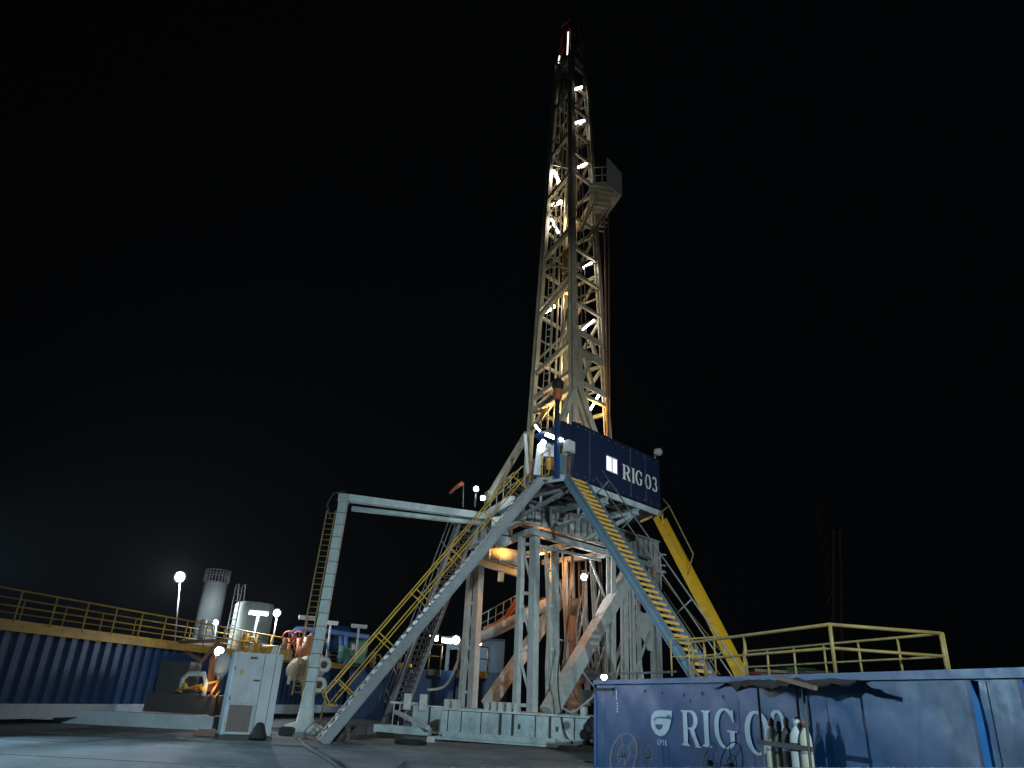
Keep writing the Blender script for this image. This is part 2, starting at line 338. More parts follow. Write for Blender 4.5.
# ribbed main girder under the floor, right face and left face
G0 = V((0.75, 30.95, 0)); 
def girder(a, b, z0, z1, out, ribs, m):
    a = V(a); b = V(b); d = (b - a).normalized(); L_ = (b - a).length
    g_ = MB().box((a + b) / 2 + V((0, 0, (z0 + z1) / 2)), (L_, 0.06, z1 - z0), d).build('girder', m, sub)
    MB().box((a + b) / 2 + V((0, 0, z0 - 0.03)), (L_, 0.34, 0.07), d).build('flange', m, sub)
    MB().box((a + b) / 2 + V((0, 0, z1 + 0.03)), (L_, 0.5, 0.07), d).build('flange', m, sub)
    rm = MB().box((0, 0, 0), (0.04, 0.1, z1 - z0 - 0.02), d).mesh('stiffener', STAIRGREY, V((0, 0, 0)))
    k = 0.2
    while k < L_:
        rep(rm, 'stiffener', sub, a + d * k + V(out) * 0.08 + V((0, 0, (z0 + z1) / 2))); k += ribs
girder((0.8, 31.0, 0), (8.2, 38.4, 0), 8.85, 9.75, n45, 0.47, WHITE)
girder((0.75, 31.1, 0), (-1.9, 38.0, 0), 8.85, 9.75, V((-.93, -.36, 0)), 1.3, GREYBLUE)
MB().bar((1.1, 31.2, 8.45), (8.1, 38.2, 8.45), 0.3, 0.25).build('lower_girder', WHITE, sub)
MB().bar((1.1, 31.4, 8.45), (-1.5, 37.6, 8.45), 0.3, 0.25).build('lower_girder', WHITE, sub)
MB().bar((1.39, 31.59, 7.95), (4.71, 34.91, 8.05), 0.12).build('brace', WHITE, sub)
MB().bar((3.1, 33.3, 8.4), (1.2, 36.5, 8.4), 0.3, 0.25).build('crossbeam', WHITE, sub)
MB().bar((5.1, 35.3, 8.4), (2.2, 38.5, 8.4), 0.3, 0.25).build('crossbeam', WHITE, sub)

# ================================================================== DRILL FLOOR
fl = thing('drill_floor', 'raised drill floor deck with underside beams, cantilever brackets and yellow handrails', 'platform', (2.3, 28.2, 10))
K = V((2.25, 27.95, 0)); KR = V((7.25, 32.95, 0)); KL = V((-1.05, 35.5, 0)); KLe = V((1.45, 28.55, 0)); KB = KR + V((-3.3, 7.6, 0))
dk = MB().prism([KLe + V((0, 0, 10.02)), K + V((0, 0, 10.02)), KR + V((0, 0, 10.02)), KB + V((0, 0, 10.02)), KL + V((0, 0, 10.02))], (0, 0, 0.1)).build('deck', DECK, fl)
for k in range(1, 9):
    a = K + r45 * (k * 0.78 - 0.5); 
    MB().ibar(a + V((0, 0, 9.9)) + n45 * -0.05, a - n45 * 3.2 + V((0, 0, 9.9)), 0.16, 0.2).build('joist', DARK, fl)
for k in range(1, 5):
    a = K - n45 * (k * 0.75); MB().ibar(a + r45 * -0.3 + V((0, 0, 9.88)), a + r45 * 6.7 + V((0, 0, 9.88)), 0.14, 0.18).build('joist', DECK, fl)
for a, b in ((KLe, KL), (K, KR), (KLe, K)): MB().bar(a + V((0, 0, 10.0)), b + V((0, 0, 10.0)), 0.08, 0.26).build('edge_beam', GREYBLUE, fl)
for s_ in (0.5, 3.0, 5.3):
    a = K + r45 * s_; b = a - n45 * 3.1
    br = MB().ibar(a + V((0, 0, 9.72)), b + V((0, 0, 9.72)), 0.2, 0.26); br.bar(a - n45 * 0.2 + V((0, 0, 9.6)), b + V((0, 0, 8.75)), 0.14); br.bar(a - n45 * 1.6 + V((0, 0, 9.6)), a - n45 * 1.6 + V((0, 0, 9.2)), 0.1)
    br.build('bracket', STAIRGREY if s_ < 1 else GREYBLUE, fl)
for z in (0, ):
    railing(fl, [KLe + V((-0.35, 1.0, 10.12)), KL + V((0, 0, 10.12))], 1.1, 0.95, mat=GREYBLUE)
railing(fl, [K + V((-0.55, 0.15, 10.12)), KLe + V((0, 0.1, 10.12)), KLe + V((-0.3, 0.9, 10.12))], 1.1, 0.5, mat=YELLOW)
railing(fl, [K + r45 * 1.0 + V((0, 0, 10.12)), K + r45 * 1.35 + V((0, 0, 10.12))], 1.1, 0.4, mat=YELLOW)
MB().bar((6.36, 33.2, 9.61), (7.41, 33.2, 10.14), 0.1).bar((7.41, 33.2, 10.14), (7.44, 33.2, 9.57), 0.08).build('slide_support', YELLOW, fl)

# ================================================================== WIND WALL with writing
def SR(p): return (V(p) - V((2.3, 28.0, 0))).dot(r45)
ww = thing('wind_wall', 'dark navy cladding wall with white RIG 03 lettering and a lit window above the stairs', 'wall', (2.3, 28, 10.2))
wn = n45
def wpt(s, z, o=0.0): return V((2.3, 28.0, 0)) + r45 * s + wn * o + V((0, 0, z))
s0, s1 = 0.52, 7.02
mid = [0.52, 1.6, 2.80, 3.62, 4.6, 5.8, 7.02]
for a, b in zip(mid, mid[1:]):
    for zz0, zz1 in (((10.25, 11.05), (11.71, 12.55)) if abs(a - 2.80) < 0.01 else ((10.25, 12.55),)):
        MB().box(wpt((a + b) / 2, (zz0 + zz1) / 2), (b - a - 0.006, 0.12, zz1 - zz0), r45).build('cladding_panel', NAVY, ww)
for k in range(12):
    sx = 0.52 + (k + 0.5) * 6.5 / 12
    for zz in (10.35, 12.45): MB().lathe(wpt(sx, zz, 0.06), [(0.03, 0), (0.02, 0.02)], 8, wn).build('bolt', STAIRGREY, ww)
for sx in mid[1:-1]:
    if not 2.7 < sx < 3.7: MB().bar(wpt(sx, 10.26, .065), wpt(sx, 12.54, .065), 0.05, 0.02).build('cover_strip', NAVY, ww)
MB().bar(wpt(s0, 12.58), wpt(s1, 12.58), 0.16, 0.05).bar(wpt(s0, 10.22), wpt(s1, 10.22), 0.16, 0.06).build('trim', NAVY, ww)
wf = MB(); wf.box(wpt(3.21, 11.38, 0.05), (0.04, 0.05, 0.66), r45); wf.bar(wpt(2.80, 11.72, .05), wpt(3.62, 11.72, .05), 0.05, 0.04); wf.bar(wpt(2.80, 11.04, .05), wpt(3.62, 11.04, .05), 0.05, 0.04)
wfo = wf.build('window_frame', CABINET, ww)
for a in (3.0, 3.42): MB().box(wpt(a, 11.38, 0.03), (0.36, 0.02, 0.64), r45).build('pane', WINDOW, wfo)
# letter shapes in a unit box (x 0..1, y 0..1), each a list of simple polygons
def sweep(pts, ws):
    L_, R_ = [], []
    for i, p in enumerate(pts):
        a = pts[max(0, i - 1)]; b = pts[min(len(pts) - 1, i + 1)]; t = V((b[0] - a[0], b[1] - a[1])).normalized(); n = V((-t.y, t.x)) * ws[i]
        L_.append((p[0] + n.x, p[1] + n.y)); R_.append((p[0] - n.x, p[1] - n.y))
    return [[L_[i], L_[i + 1], R_[i + 1], R_[i]] for i in range(len(pts) - 1)]
def arcs(cx, cy, rx, ry, a0, a1, n, thick, thin):
    P, W_ = [], []
    for i in range(n + 1):
        t = math.radians(a0 + (a1 - a0) * i / n); P.append((cx + rx * math.cos(t), cy + ry * math.sin(t))); W_.append(thin + (thick - thin) * abs(math.cos(t)) ** 1.3)
    return sweep(P, W_)
def stem(x0, x1, y0=0.0, y1=1.0, sf=0.09):
    m = 0.045
    return [[(x0 - sf, y0), (x1 + sf, y0), (x1 + sf, y0 + m * .5), (x1, y0 + m * 1.6), (x0, y0 + m * 1.6), (x0 - sf, y0 + m * .5)], [(x0, y0 + m * 1.6), (x1, y0 + m * 1.6), (x1, y1 - m * 1.6), (x0, y1 - m * 1.6)],
            [(x0, y1 - m * 1.6), (x1, y1 - m * 1.6), (x1 + sf, y1 - m * .5), (x1 + sf, y1), (x0 - sf, y1), (x0 - sf, y1 - m * .5)]]
GLY = {
 'I': stem(0.28, 0.72, sf=0.24),
 'R': [stem(0.13, 0.34, sf=0.12), [[(0.335, 0.955), (0.52, 0.955), (0.52, 1.0), (0.335, 1.0)], [(0.335, 0.47), (0.52, 0.47), (0.52, 0.52), (0.335, 0.52)]], arcs(0.52, 0.735, 0.26, 0.24, 90, -90, 14, 0.1, 0.025),
       [[(0.46, 0.47), (0.66, 0.49), (0.94, 0.04), (0.74, 0.04)], [(0.70, 0.0), (1.03, 0.0), (1.03, 0.03), (0.94, 0.045), (0.74, 0.045)]]],
 'G': [arcs(0.5, 0.5, 0.41, 0.475, 48, 318, 26, 0.10, 0.03), [[(0.70, 0.03), (0.88, 0.16), (0.88, 0.42), (0.68, 0.42)], [(0.56, 0.42), (1.0, 0.42), (1.0, 0.46), (0.56, 0.46)], [(0.83, 0.66), (0.87, 0.66), (0.87, 0.98), (0.83, 0.98), (0.75, 0.84)]]],
 'O': [arcs(0.5, 0.5, 0.40, 0.475, 0, 360, 30, 0.11, 0.028)],
 '3': [arcs(0.42, 0.74, 0.30, 0.235, 155, -75, 16, 0.10, 0.03), arcs(0.42, 0.28, 0.38, 0.255, 78, -150, 18, 0.11, 0.03)],
}
def flat(g):
    out = []
    for a in g:
        if isinstance(a[0], tuple): out.append(a)
        else: out += flat(a)
    return out
def letter(ch, o, ex, ez, outn, wd, ht, name, mat, parent, th=0.006):
    m = MB()
    for i, poly in enumerate(flat([GLY[ch]] if not isinstance(GLY[ch][0], tuple) else GLY[ch])):
        b = [V(o) + V(ex) * (p[0] * wd) + V(ez) * (p[1] * ht) for p in poly]
        m.prism(b, V(outn) * (th + 0.0004 * (i % 5)))
    return m.build(name, mat, parent)
zb, zt = 10.94, 11.63
for ch, a, b in (('R', SR((5.09, 30.79, 11.21)), SR((5.61, 31.31, 11.3))), ('I', SR((5.61, 31.31, 11.3)), SR((5.81, 31.51, 11.32))), ('G', SR((5.83, 31.53, 11.33)), SR((6.26, 31.96, 11.38))), ('O', SR((6.37, 32.07, 11.32)), SR((6.74, 32.44, 11.4))), ('3', SR((6.78, 32.48, 11.37)), SR((7.13, 32.83, 11.39)))):
    letter(ch, wpt(a, zb, 0.062), r45, (0, 0, 1), wn, (b - a) * 0.9, zt - zb, 'letter', SIGNWHITE, ww, 0.012)
# roof camera on the wall corner
ca = thing('work_light', 'small pale unlit floodlight on top of the navy wall near its right end', 'floodlight', wpt(6.75, 12.6))
MB().tube(wpt(6.75, 12.6), wpt(6.75, 12.8), 0.04).build('bracket', WHITE, ca); MB().lathe(wpt(6.6, 12.88, 0.1), [(0.1, 0), (0.19, .1), (0.19, .3), (0.1, .38)], 14, (0.5, -0.6, -0.1)).build('housing', WHITE, ca)

# ================================================================== DRILLER SHELTER at the near corner
dh = thing('driller_shelter', 'small lit shelter with dark corner post and flat roof at the top of both staircases', 'shelter', (2.1, 28.2, 10.12))
MB().bar((2.02, 27.95, 9.98), (1.96, 27.95, 12.44), 0.17, 0.17, r45).build('corner_post', BLUEDARK, dh)
MB().prism([(1.08, 29.42, 12.2), (1.98, 28.02, 12.2), (2.81, 28.75, 12.2), (1.77, 30.52, 12.2)], (0, 0, 0.1)).build('roof', BLUEDARK, dh)
MB().box(wpt(0.2, 11.9, -0.1), (0.62, 0.1, 1.15), r45).build('corner_panel', NAVY, dh)
MB().box(wpt(0.15, 11.35, 0.12), (0.42, 0.3, 0.5), r45).box(wpt(0.15, 11.35, 0.29), (0.34, 0.04, 0.4), r45).build('control_box', CABINET, dh)
MB().box(wpt(0.1, 10.6, -0.2), (0.45, 0.12, 0.95), r45).build('lower_panel', STAIRBLUE, dh)
MB().bar((0.88, 29.2, 10.45), (0.68, 29.2, 12.24), 0.12).build('back_post', WHITE, dh)
MB().bar((1.26, 29, 10.33), (1.38, 29, 11.66), 0.32).build('console', PALEBLUE, dh)
MB().box((1.77, 29.6, 11.61), (0.5, 0.3, 0.5)).lathe((1.75, 29.4, 11.82), [(0.13, 0), (0.13, 0.05)], 12, (0, -1, 0)).build('instrument_panel', PALEBLUE, dh)
MB().box((1.85, 28.6, 10.76), (0.5, 0.05, 0.5)).build('guard_panel', YELLOW, dh)

# dark headed post with an orange collar rising above the shelter
hp = thing('orange_collar_post', 'dark post with rounded black head and orange collar above the shelter roof', 'post', (1.98, 28.6, 12.19))
MB().tube((1.99, 28.6, 11.83), (2.01, 28.6, 13.76), 0.11).build('pole', RUBBER, hp)
MB().lathe((2, 28.6, 13.66), [(0.17, 0), (0.2, 0.15), (0.2, 0.45), (0.17, 0.6)], 16, (0.03, 0, 1)).build('collar', ORANGE, hp)
MB().lathe((2.01, 28.6, 14.16), [(0.2, 0), (0.26, 0.12), (0.25, 0.35), (0.15, 0.5), (0.04, 0.54)], 16).build('head', RUBBER, hp)
MB().path([(1.94, 28.6, 13.8), (1.68, 28.6, 13.74), (1.47, 28.5, 13.45)], 0.07, 6).build('side_arm', RUBBER, hp)

# ================================================================== MAST
ma = thing('drilling_mast', 'tall cream lattice drilling mast with dark near leg and red crown', 'mast', (2.85, 32.05, 10.1))
LB = [(1.0, 32.05), (2.85, 30.2), (4.7, 32.05), (2.85, 33.9)]; LT = [(1.68, 31.5), (2.45, 30.73), (3.4, 31.5), (2.55, 32.35)]
def leg(i, z):
    k = (z - 13.4) / 22.6; return V((LB[i][0] + (LT[i][0] - LB[i][0]) * k, LB[i][1] + (LT[i][1] - LB[i][1]) * k, z))
for i in range(4): MB().ibar(leg(i, 10.1), leg(i, 36.6), 0.26 if i != 1 else 0.30, 0.26 if i != 1 else 0.30, r45, 0.05).build('leg', CREAM, ma)
def mem(i, za, j, zb_, w_=0.13, name='girt', m=None): MB().ibar(leg(i, za), leg(j, zb_), w_, w_, None, 0.025).build(name, m or CREAM, ma)
# right face: level girts and thin diagonals
zr = [14.89, 17.24, 19.74, 21.38, 22.96, 24.92, 27.86, 29.33, 30.78, 32.58, 34.3, 35.91]
for z in zr: mem(1, z, 2, z, 0.15)
for za, zb_ in zip(zr[2:], zr[3:]): mem(1, za, 2, zb_, 0.08, 'diagonal')
# left face: strong diagonals rising to the near leg, thin counter diagonals
dl = [(15.02, 15.92), (16.34, 17.51), (19.56, 20.96), (22.82, 24.21), (26.72, 27.86), (29.58, 30.78), (32.98, 33.98), (35.74, 36.48)]
for za, zb_ in dl: mem(0, za, 1, zb_, 0.2, 'diagonal')
for za, zb_ in ((19.96, 21.38), (22.7, 21.56), (29.23, 28.07), (30.36, 32.43), (25.54, 27.58)): mem(0, za, 1, zb_, 0.09, 'diagonal')
MB().bar((2.65, 31, 19.89), (2.17, 31.4, 17.33), 0.1).build('diagonal', CREAM, ma)
MB().bar(leg(0, 14.39), leg(1, 14.99), 0.28).build('portal_beam', CREAM, ma)
# rear faces
zq = [14.5 + 2.55 * i for i in range(9)]
for a, b in zip(zq, zq[1:]):
    mem(0, a, 3, a, 0.14); mem(3, a, 2, a, 0.14); mem(0, a, 3, b, 0.10, 'diagonal'); mem(2, b, 3, a, 0.12, 'diagonal'); mem(0, (a + b) / 2, 3, (a + b) / 2, 0.07)
    mem(3, (a + b) / 2, 2, (a + b) / 2, 0.07)
# portal plates with openings low on the right face
for za, zb_ in ((15.3, 15.6), (16.9, 17.2), (18.0, 18.3)):
    MB().prism([leg(1, za), leg(2, za), leg(2, zb_), leg(1, zb_)], n45 * 0.06).build('portal_plate', CREAM, ma)
for t0, t1, za, zb_ in ((0.25, 0.55, 15.6, 16.9), (0.6, 0.35, 15.6, 16.9), (0.8, 0.6, 17.2, 18.0)):
    MB().bar(lerp(leg(1, za), leg(2, za), t0), lerp(leg(1, zb_), leg(2, zb_), t1), 0.16).build('diagonal', CREAM, ma)
MB().prism([leg(1, 14.6), lerp(leg(1, 14.6), leg(2, 14.6), 0.3), lerp(leg(1, 18), leg(2, 18), 0.22), leg(1, 18)], n45 * 0.08).build('gusset_plate', CREAM, ma)
# front legs fanning out at the foot of the mast
for a, b, wd in (((2.86, 30.1, 14.93), (2.2, 29.4, 12.86), .26), ((3.02, 30.3, 15.13), (3.85, 30.6, 12.83), .34), ((2.89, 30.4, 14.86), (3.51, 30.8, 13.17), .22), ((2.88, 31.2, 14.79), (3.57, 31.8, 13.74), .12)):
    MB().ibar(a, b, wd, wd, r45, 0.05).build('front_leg', CREAM, ma)
# raising strut down to the left end of the floor
MB().ibar((1.96, 31.6, 14.8), (0.84, 31.9, 13.06), .2, .24).build('raising_strut', CREAM, ma)
MB().ibar((0.88, 31.9, 13.27), (-0.88, 33, 10.16), .24, .28).build('raising_strut', CREAM, ma)
# guide rails, standpipe, ladder inside
for x_, y_, r_ in ((2.35, 31.9, .07), (2.8, 31.7, .07), (2.1, 32.1, .05), (3.1, 32.2, .06), (2.6, 31.3, .03), (1.75, 31.7, .05)):
    MB().tube((x_, y_, 10.2), (x_ * 0.75 + 0.65, y_ * 0.9 + 3.13, 36), r_, 8).build('guide_rail', CREAM, ma)
la = MB(); 
for k in (0, 1): la.bar((1.45 + k * .3, 31.5 - k * .15, 12), (1.85 + k * .25, 31.3 - k * .1, 36), 0.04)
la.build('ladder_rail', CREAM, ma)
rm = MB().tube((-0.16, 0.08, 0), (0.16, -0.08, 0), 0.02, 6).mesh('ladder_rung', CREAM, V((0, 0, 0)))
for i in range(60): rep(rm, 'ladder_rung', ma, V((1.6 + i * 0.4 * .4 / 24, 31.42 - i * .4 * .2 / 24, 12.2 + i * 0.4)))
tb = MB().box((2.55, 31.5, 22.6), (0.5, 0.35, 1.3), r45).lathe((2.55, 31.3, 23.0), [(0.35, 0), (0.35, 0.3)], 18, n45).tube((2.55, 31.5, 20.8), (2.55, 31.5, 22), .16); tb.build('travelling_block', YELLOW, ma)
# crown
for i in range(4): MB().bar(leg(i, 36.5), V((2.5 + (leg(i, 36).x - 2.5) * 0.55, 31.5 + (leg(i, 36).y - 31.5) * 0.55, 40.2)), 0.13).build('crown_post', RED, ma)
MB().box((2.5, 31.5, 36.75), (1.3, 1.2, 0.08), r45).build('crown_deck', DECK, ma)
MB().box((2.5, 31.5, 39.9), (1.1, 0.9, 0.18), r45).lathe((2.5, 31.2, 39.4), [(0.45, 0), (0.45, 0.12)], 18, n45).lathe((2.3, 31.6, 39.4), [(0.45, 0), (0.45, 0.12)], 18, n45).build('crown_block', RED, ma)
MB().bar(leg(0, 36.6), V((2.2, 31.5, 38.6)), 0.08).bar(leg(1, 36.6), V((2.4, 31.3, 38.8)), 0.08).bar(leg(2, 36.8), V((2.9, 31.5, 38.2)), 0.08).build('crown_brace', RED, ma)

# racking board platform high on the right side
mb_ = thing('racking_platform', 'pale boxed racking platform jutting from the right side high up the mast', 'platform', (4.2, 30.5, 26))
poly = [(3.35, 29.2), (4.55, 29.2), (5.1, 29.76), (4.77, 31.03), (4.2, 32.39), (3.4, 33.2), (3.0, 32.8), (3.9, 31.6)]
MB().prism([(x_, y_, 25.9) for x_, y_ in poly], (0, 0, 0.12)).build('floor', WHITE, mb_)
MB().prism([(4.3, 28.95, 25.75), (5.15, 29.72, 25.75), (5.15, 29.72, 27.2), (4.3, 28.95, 27.5)], (-0.05, 0.05, 0)).build('wind_panel', WHITE, mb_)
MB().prism([(5.15, 29.74, 25.75), (4.3, 32.4, 25.6), (4.3, 32.4, 27.3), (5.15, 29.74, 27.2)], (-0.06, -0.02, 0)).build('wind_panel', WHITE, mb_)
for i in range(9):
    a = lerp((3.4, 29.5, 25.85), (4.0, 32.9, 25.85), i / 8); MB().bar(a, a + V((1.25 - i * 0.06, 0.15, 0)), 0.07).build('finger', CREAM, mb_)
for a, b in (((3.5, 31.2, 24.0), (4.6, 31.0, 25.9)), ((3.7, 31.6, 24.0), (4.3, 32.2, 25.9)), ((3.1, 30.9, 24.2), (4.0, 29.6, 25.9))): MB().bar(a, b, 0.12).build('strut', CREAM, mb_)
railing(mb_, [(3.6, 29.3, 26.0), (4.5, 29.15, 26.0)], 1.1, 0.4, mat=CREAM)
tg = thing('hanging_line', 'pair of thin dark vertical lines hanging from the racking platform to the floor', 'cable', (4.9, 31.8, 10.2))
MB().tube((4.45, 31.2, 26.24), (4.66, 31.9, 13.03), 0.06, 6).build('line', BROWNPIPE, tg); MB().tube((4.66, 31.2, 25.6), (4.76, 31.9, 12.89), 0.045, 6).build('line', BROWNPIPE, tg)

# ================================================================== TUBE LIGHTS
def tubelight(p, q, label, r=0.06, mat=None, group=None, hous=True, cat='tube light'):
    p = V(p); q = V(q); t = thing('tube_light', label, cat, (p + q) / 2, group); D = (q - p).normalized()
    MB().tube(p, q, r, 8).build('tube', mat or TUBEMAST, t)
    o = V((0, 0, r * 1.3)) if abs(D.z) < 0.8 else V((0.0, r * 1.6, 0))
    MB().bar(p + o - D * 0.05, q + o + D * 0.05, r * 2.6, r * 0.9).build('housing', DARK, t)
    if hous: MB().bar((p + q) / 2 + o, (p + q) / 2 + o * 1.1 + V((0, 0, -0.5)) * 0 + V((0.05, 0.1, 0.25)), 0.05).build('bracket', DARK, t)
    return t
tubelight((2.69, 30.9, 34.11), (3.12, 30.9, 34.33), 'topmost short white tube light on the right face of the mast')
tubelight((2.78, 30.9, 31.59), (3.29, 30.9, 31.81), 'second tube light from the top on the right face of the mast')
tubelight((2.97, 31, 28.52), (3.44, 31, 28.83), 'tube light on the mast level with the racking platform top')
tubelight((1.69, 31.6, 28.7), (2.05, 31.6, 27.82), 'steeply tilted tube light inside the left mast bay beside the racking platform', 0.07)
tubelight((1.68, 31.8, 26.49), (2.17, 31.8, 26.79), 'thick short tube light in the left mast bay below the steep one', 0.10)
tubelight((1.65, 31.8, 25.59), (2.05, 31.8, 24.7), 'long steep double tube light low in the left mast bay under the platform', 0.06)
tubelight((3.37, 31.6, 22.44), (3.81, 31.6, 22.78), 'tube light on the right mast face above the portal, upper of two')
tubelight((3.38, 31.8, 18.89), (3.98, 31.8, 19.5), 'tube light on the right mast face just over the portal plates', 0.05)
tubelight((1.51, 31.9, 19.87), (1.96, 31.9, 20.25), 'thick tilted tube light in the left mast bay halfway up', 0.09)
tubelight((1.37, 32, 16.61), (1.73, 32, 16.96), 'tube light near the left mast leg just above the lower arms', 0.06)
tubelight((3.82, 31.9, 14.61), (4.25, 31.9, 15.42), 'tilted bright tube light behind the navy wall at the mast foot', 0.05)
tubelight((2.24, 31.2, 37.15), (2.27, 31.2, 39.08), 'upright tube light in the red crown of the mast', 0.038, TUBEDIM)
tubelight((1.72, 31.4, 36.43), (1.79, 31.4, 37.26), 'short upright tube light on the left leg below the crown', 0.035, TUBEDIM)
tubelight((1.52, 28.3, 11.96), (2.01, 28.3, 11.79), 'long white tube light under the shelter roof', 0.08, TUBEW)
tubelight((2.05, 28, 11.67), (2.22, 28, 11.61), 'short white tube light right of the shelter corner post', 0.08, TUBEW)
tubelight((1.09, 28.9, 12.57), (1.31, 28.9, 12.3), 'small tilted tube light at the left edge of the shelter roof', 0.05, TUBEW)
tubelight((1.35, 28.8, 11.57), (1.51, 28.8, 11.83), 'oval lamp hanging inside the shelter', 0.11, TUBEW)
lamp('mast_leg_fill', (4.05, 31.6, 14.6), 45, (1.0, 0.62, 0.12), 0.1)  # added fill point, no fixture: warm yellow on the lower right leg
lamp('mast_foot_fill', (4.0, 31.9, 13.0), 70, (1.0, 0.66, 0.16), 0.12)  # added yellow fill at the mast foot, no fixture of its own
lamp('mast_inner_fill', (2.7, 31.8, 16.8), 35, (1.0, 0.85, 0.65), 0.1)  # fixtureless fill added inside the lattice
lamp('mast_low_fill', (2.35, 31.5, 13.96), 110, (1.0, 0.70, 0.3), 0.12)  # added warm fill low in the mast, boosts the tubes nearby
lamp('mast_mid_fill', (2.7, 31.9, 20.5), 60, (1.0, 0.75, 0.4), 0.1)  # added fill halfway up, no fixture
lamp('mast_high_fill', (2.6, 31.7, 25.5), 40, (1.0, 0.75, 0.35), 0.1)  # added fill for the upper bays, no fixture

# ================================================================== FLOODLIGHTS (round, seen lit)
def flood(p, r, label, mat=LEDW, d=(0, -1, -0.2), watts=0, col=(0.85, 0.93, 1.0), pole=None, name='floodlight'):
    p = V(p); t = thing(name, label, 'floodlight', p); D = V(d).normalized()
    MB().lathe(p, [(r, 0), (r * 0.9, 0.04)], 16, D).build('lens', mat, t)
    MB().lathe(p - D * 0.02, [(r * 1.3, 0.05), (r * 1.35, -0.06), (r * 0.7, -0.25)], 16, D).build('housing', DARK, t)
    if pole: MB().tube(pole, p - D * 0.1, 0.045, 8).build('pole', STAIRGREY, t)
    if watts: lamp('floodlight_beam', p + D * 0.12, watts, col, r)
    return t
flood((4.01, 35.5, 7.3), 0.16, 'round white floodlight hanging between the columns under the drill floor', watts=80)
flood((-1.5, 34.6, 11.15), 0.13, 'bright oval floodlight above the left end of the drill floor railing', watts=25, pole=(-1.5, 34.8, 10.29))
flood((-1.06, 32.6, 10.19), 0.12, 'lower floodlight at the raising strut foot on the drill floor', watts=30)
flood((-0.26, 34.6, 8.64), 0.13, 'orange lit sodium lamp under the left end of the drill floor', SODIUM, (0, -0.2, -1), 0)
lamp('sodium_beam_left', (-0.01, 34.2, 8.38), 460, (1.0, 0.42, 0.08), 0.15)
lamp('sodium_fill_centre', (1.89, 35.6, 8.02), 210, (1.0, 0.40, 0.10), 0.2)  # extra orange fill added under the floor, no fixture of its own
lamp('sodium_fill_low', (2.22, 37.5, 4.45), 40, (1.0, 0.38, 0.12), 0.2)  # weak orange fill added lower down, also without a fixture
flood((3.5, 25, 2.52), 0.10, 'tiny white light just above the left end of the blue container', d=(0, -1, 0))

# ================================================================== STAIRS
s2T = V((2.39, 27.91, 10.03)); s2F = s2T + V((.7071 * 7.3, -.7071 * 7.3, -10.0)); s2F.z = 0.05
st2 = staircase('steep blue sided staircase with yellow treads descending right below the navy wall', s2T, s2F, r45, 1.15, STAIRBLUE, TREADY, STAIRGREY, 46, rails=(1,), postn=6, nose=0.07)
s1T = V((1.42, 28.2, 9.95)); s1F = V((-5.48, 25.9, 0)) + V((0, 0, 0.1)); s1d = V((s1F.x - s1T.x, s1F.y - s1T.y, 0)).normalized()
st1 = staircase('long grey staircase with yellow handrails running from the corner shelter down left to the concrete', s1T, s1F, V((s1d.y, -s1d.x, 0)), 0.95, STAIRGREY, CABINET, YELLOW, 40, rails=(0, 1), depth=0.34, postn=6, lift=0.14)
wl = MB().lathe(V((-5.35, 27.63, 0)) + V((0, 0, 0.3)), [(0.1, 0), (0.3, 0.01), (0.3, 0.1), (0.1, 0.11)], 20, (0.3, -1, 0)).build('wheel', DARK, st1)
s3T = V((-2.14, 34.6, 9.71)); s3F = V((-5.6, 40.2, 0.1))
staircase('dim rear staircase dropping steeply behind the long grey one from the floor left end', s3T, s3F, (0.8, 0.5, 0), 0.9, STAIRGREY, DARK, STAIRGREY, 34, rails=(0, 1), postn=9)

# ================================================================== YELLOW SLIDE
sl = thing('yellow_slide', 'bright yellow steel escape chute sloping down right from the floor corner', 'slide', (8.9, 34.6, 6.37))
a = V((7.21, 33.2, 9.75)); b = V((9.85, 30.3, 2.6)); D = (b - a).normalized(); W = D.cross(V((0, 0, 1))).normalized(); U = W.cross(D)
MB().bar(a, b, 0.54, 0.05, W).build('chute_bed', CHUTEY, sl)
for k in (-1, 1): MB().bar(a + W * k * 0.32 + U * 0.12, b + W * k * 0.28 + U * 0.06, 0.05, 0.30, W).build('side_wall', CHUTEY, sl)
for k in (-.16, 0, .16): MB().bar(a - W * .32 + U * (k * .7 + .06), b - W * .32 + U * (k * .7 + .06), 0.04, 0.03, W).build('rib', CHUTEY, sl)
MB().box(b + V((0, 0, -0.12)), (0.9, 0.5, 0.08)).build('end_step', CHUTEY, sl)
MB().bar(b - V((0, 0, .1)), (b.x, b.y, 0), 0.12).build('support', YELLOW, sl)
MB().path([a + W * .34 + U * .9 - D * .5, a + W * .34 + U * 1.0, a + W * .34 + D * 2.6 + U * .9, a + W * .34 + D * 3.2 + U * .2], 0.03, 6).bar(a + W * .34, a + W * .34 + U * 1.0, .04).build('guard_rail', RAIL, sl)
tn = thing('platform_fixture', 'small post with crossbars and pale dish beside the right rear column', 'post', (8.41, 38, 7.76))
MB().tube((8.29, 38, 7.25), (8.3, 38, 9.15), 0.05, 6).bar((8.3, 38, 9.09), (8.62, 38, 9.06), .06).bar((8.28, 38, 8.52), (8.59, 38, 8.49), .06).build('post', WHITE, tn); MB().lathe((8.24, 37.9, 8.09), [(0.1, -.05), (0.35, 0), (0.3, 0.1), (.05, .12)], 14).build('dish', WHITE, tn)
MB().tube((8.36, 38, 7.86), (10.81, 34, 3.18), 0.03, 5).tube((8.44, 38, 7.15), (10.21, 35, 3.18), 0.03, 5).build('stay_rail', RAIL, tn)

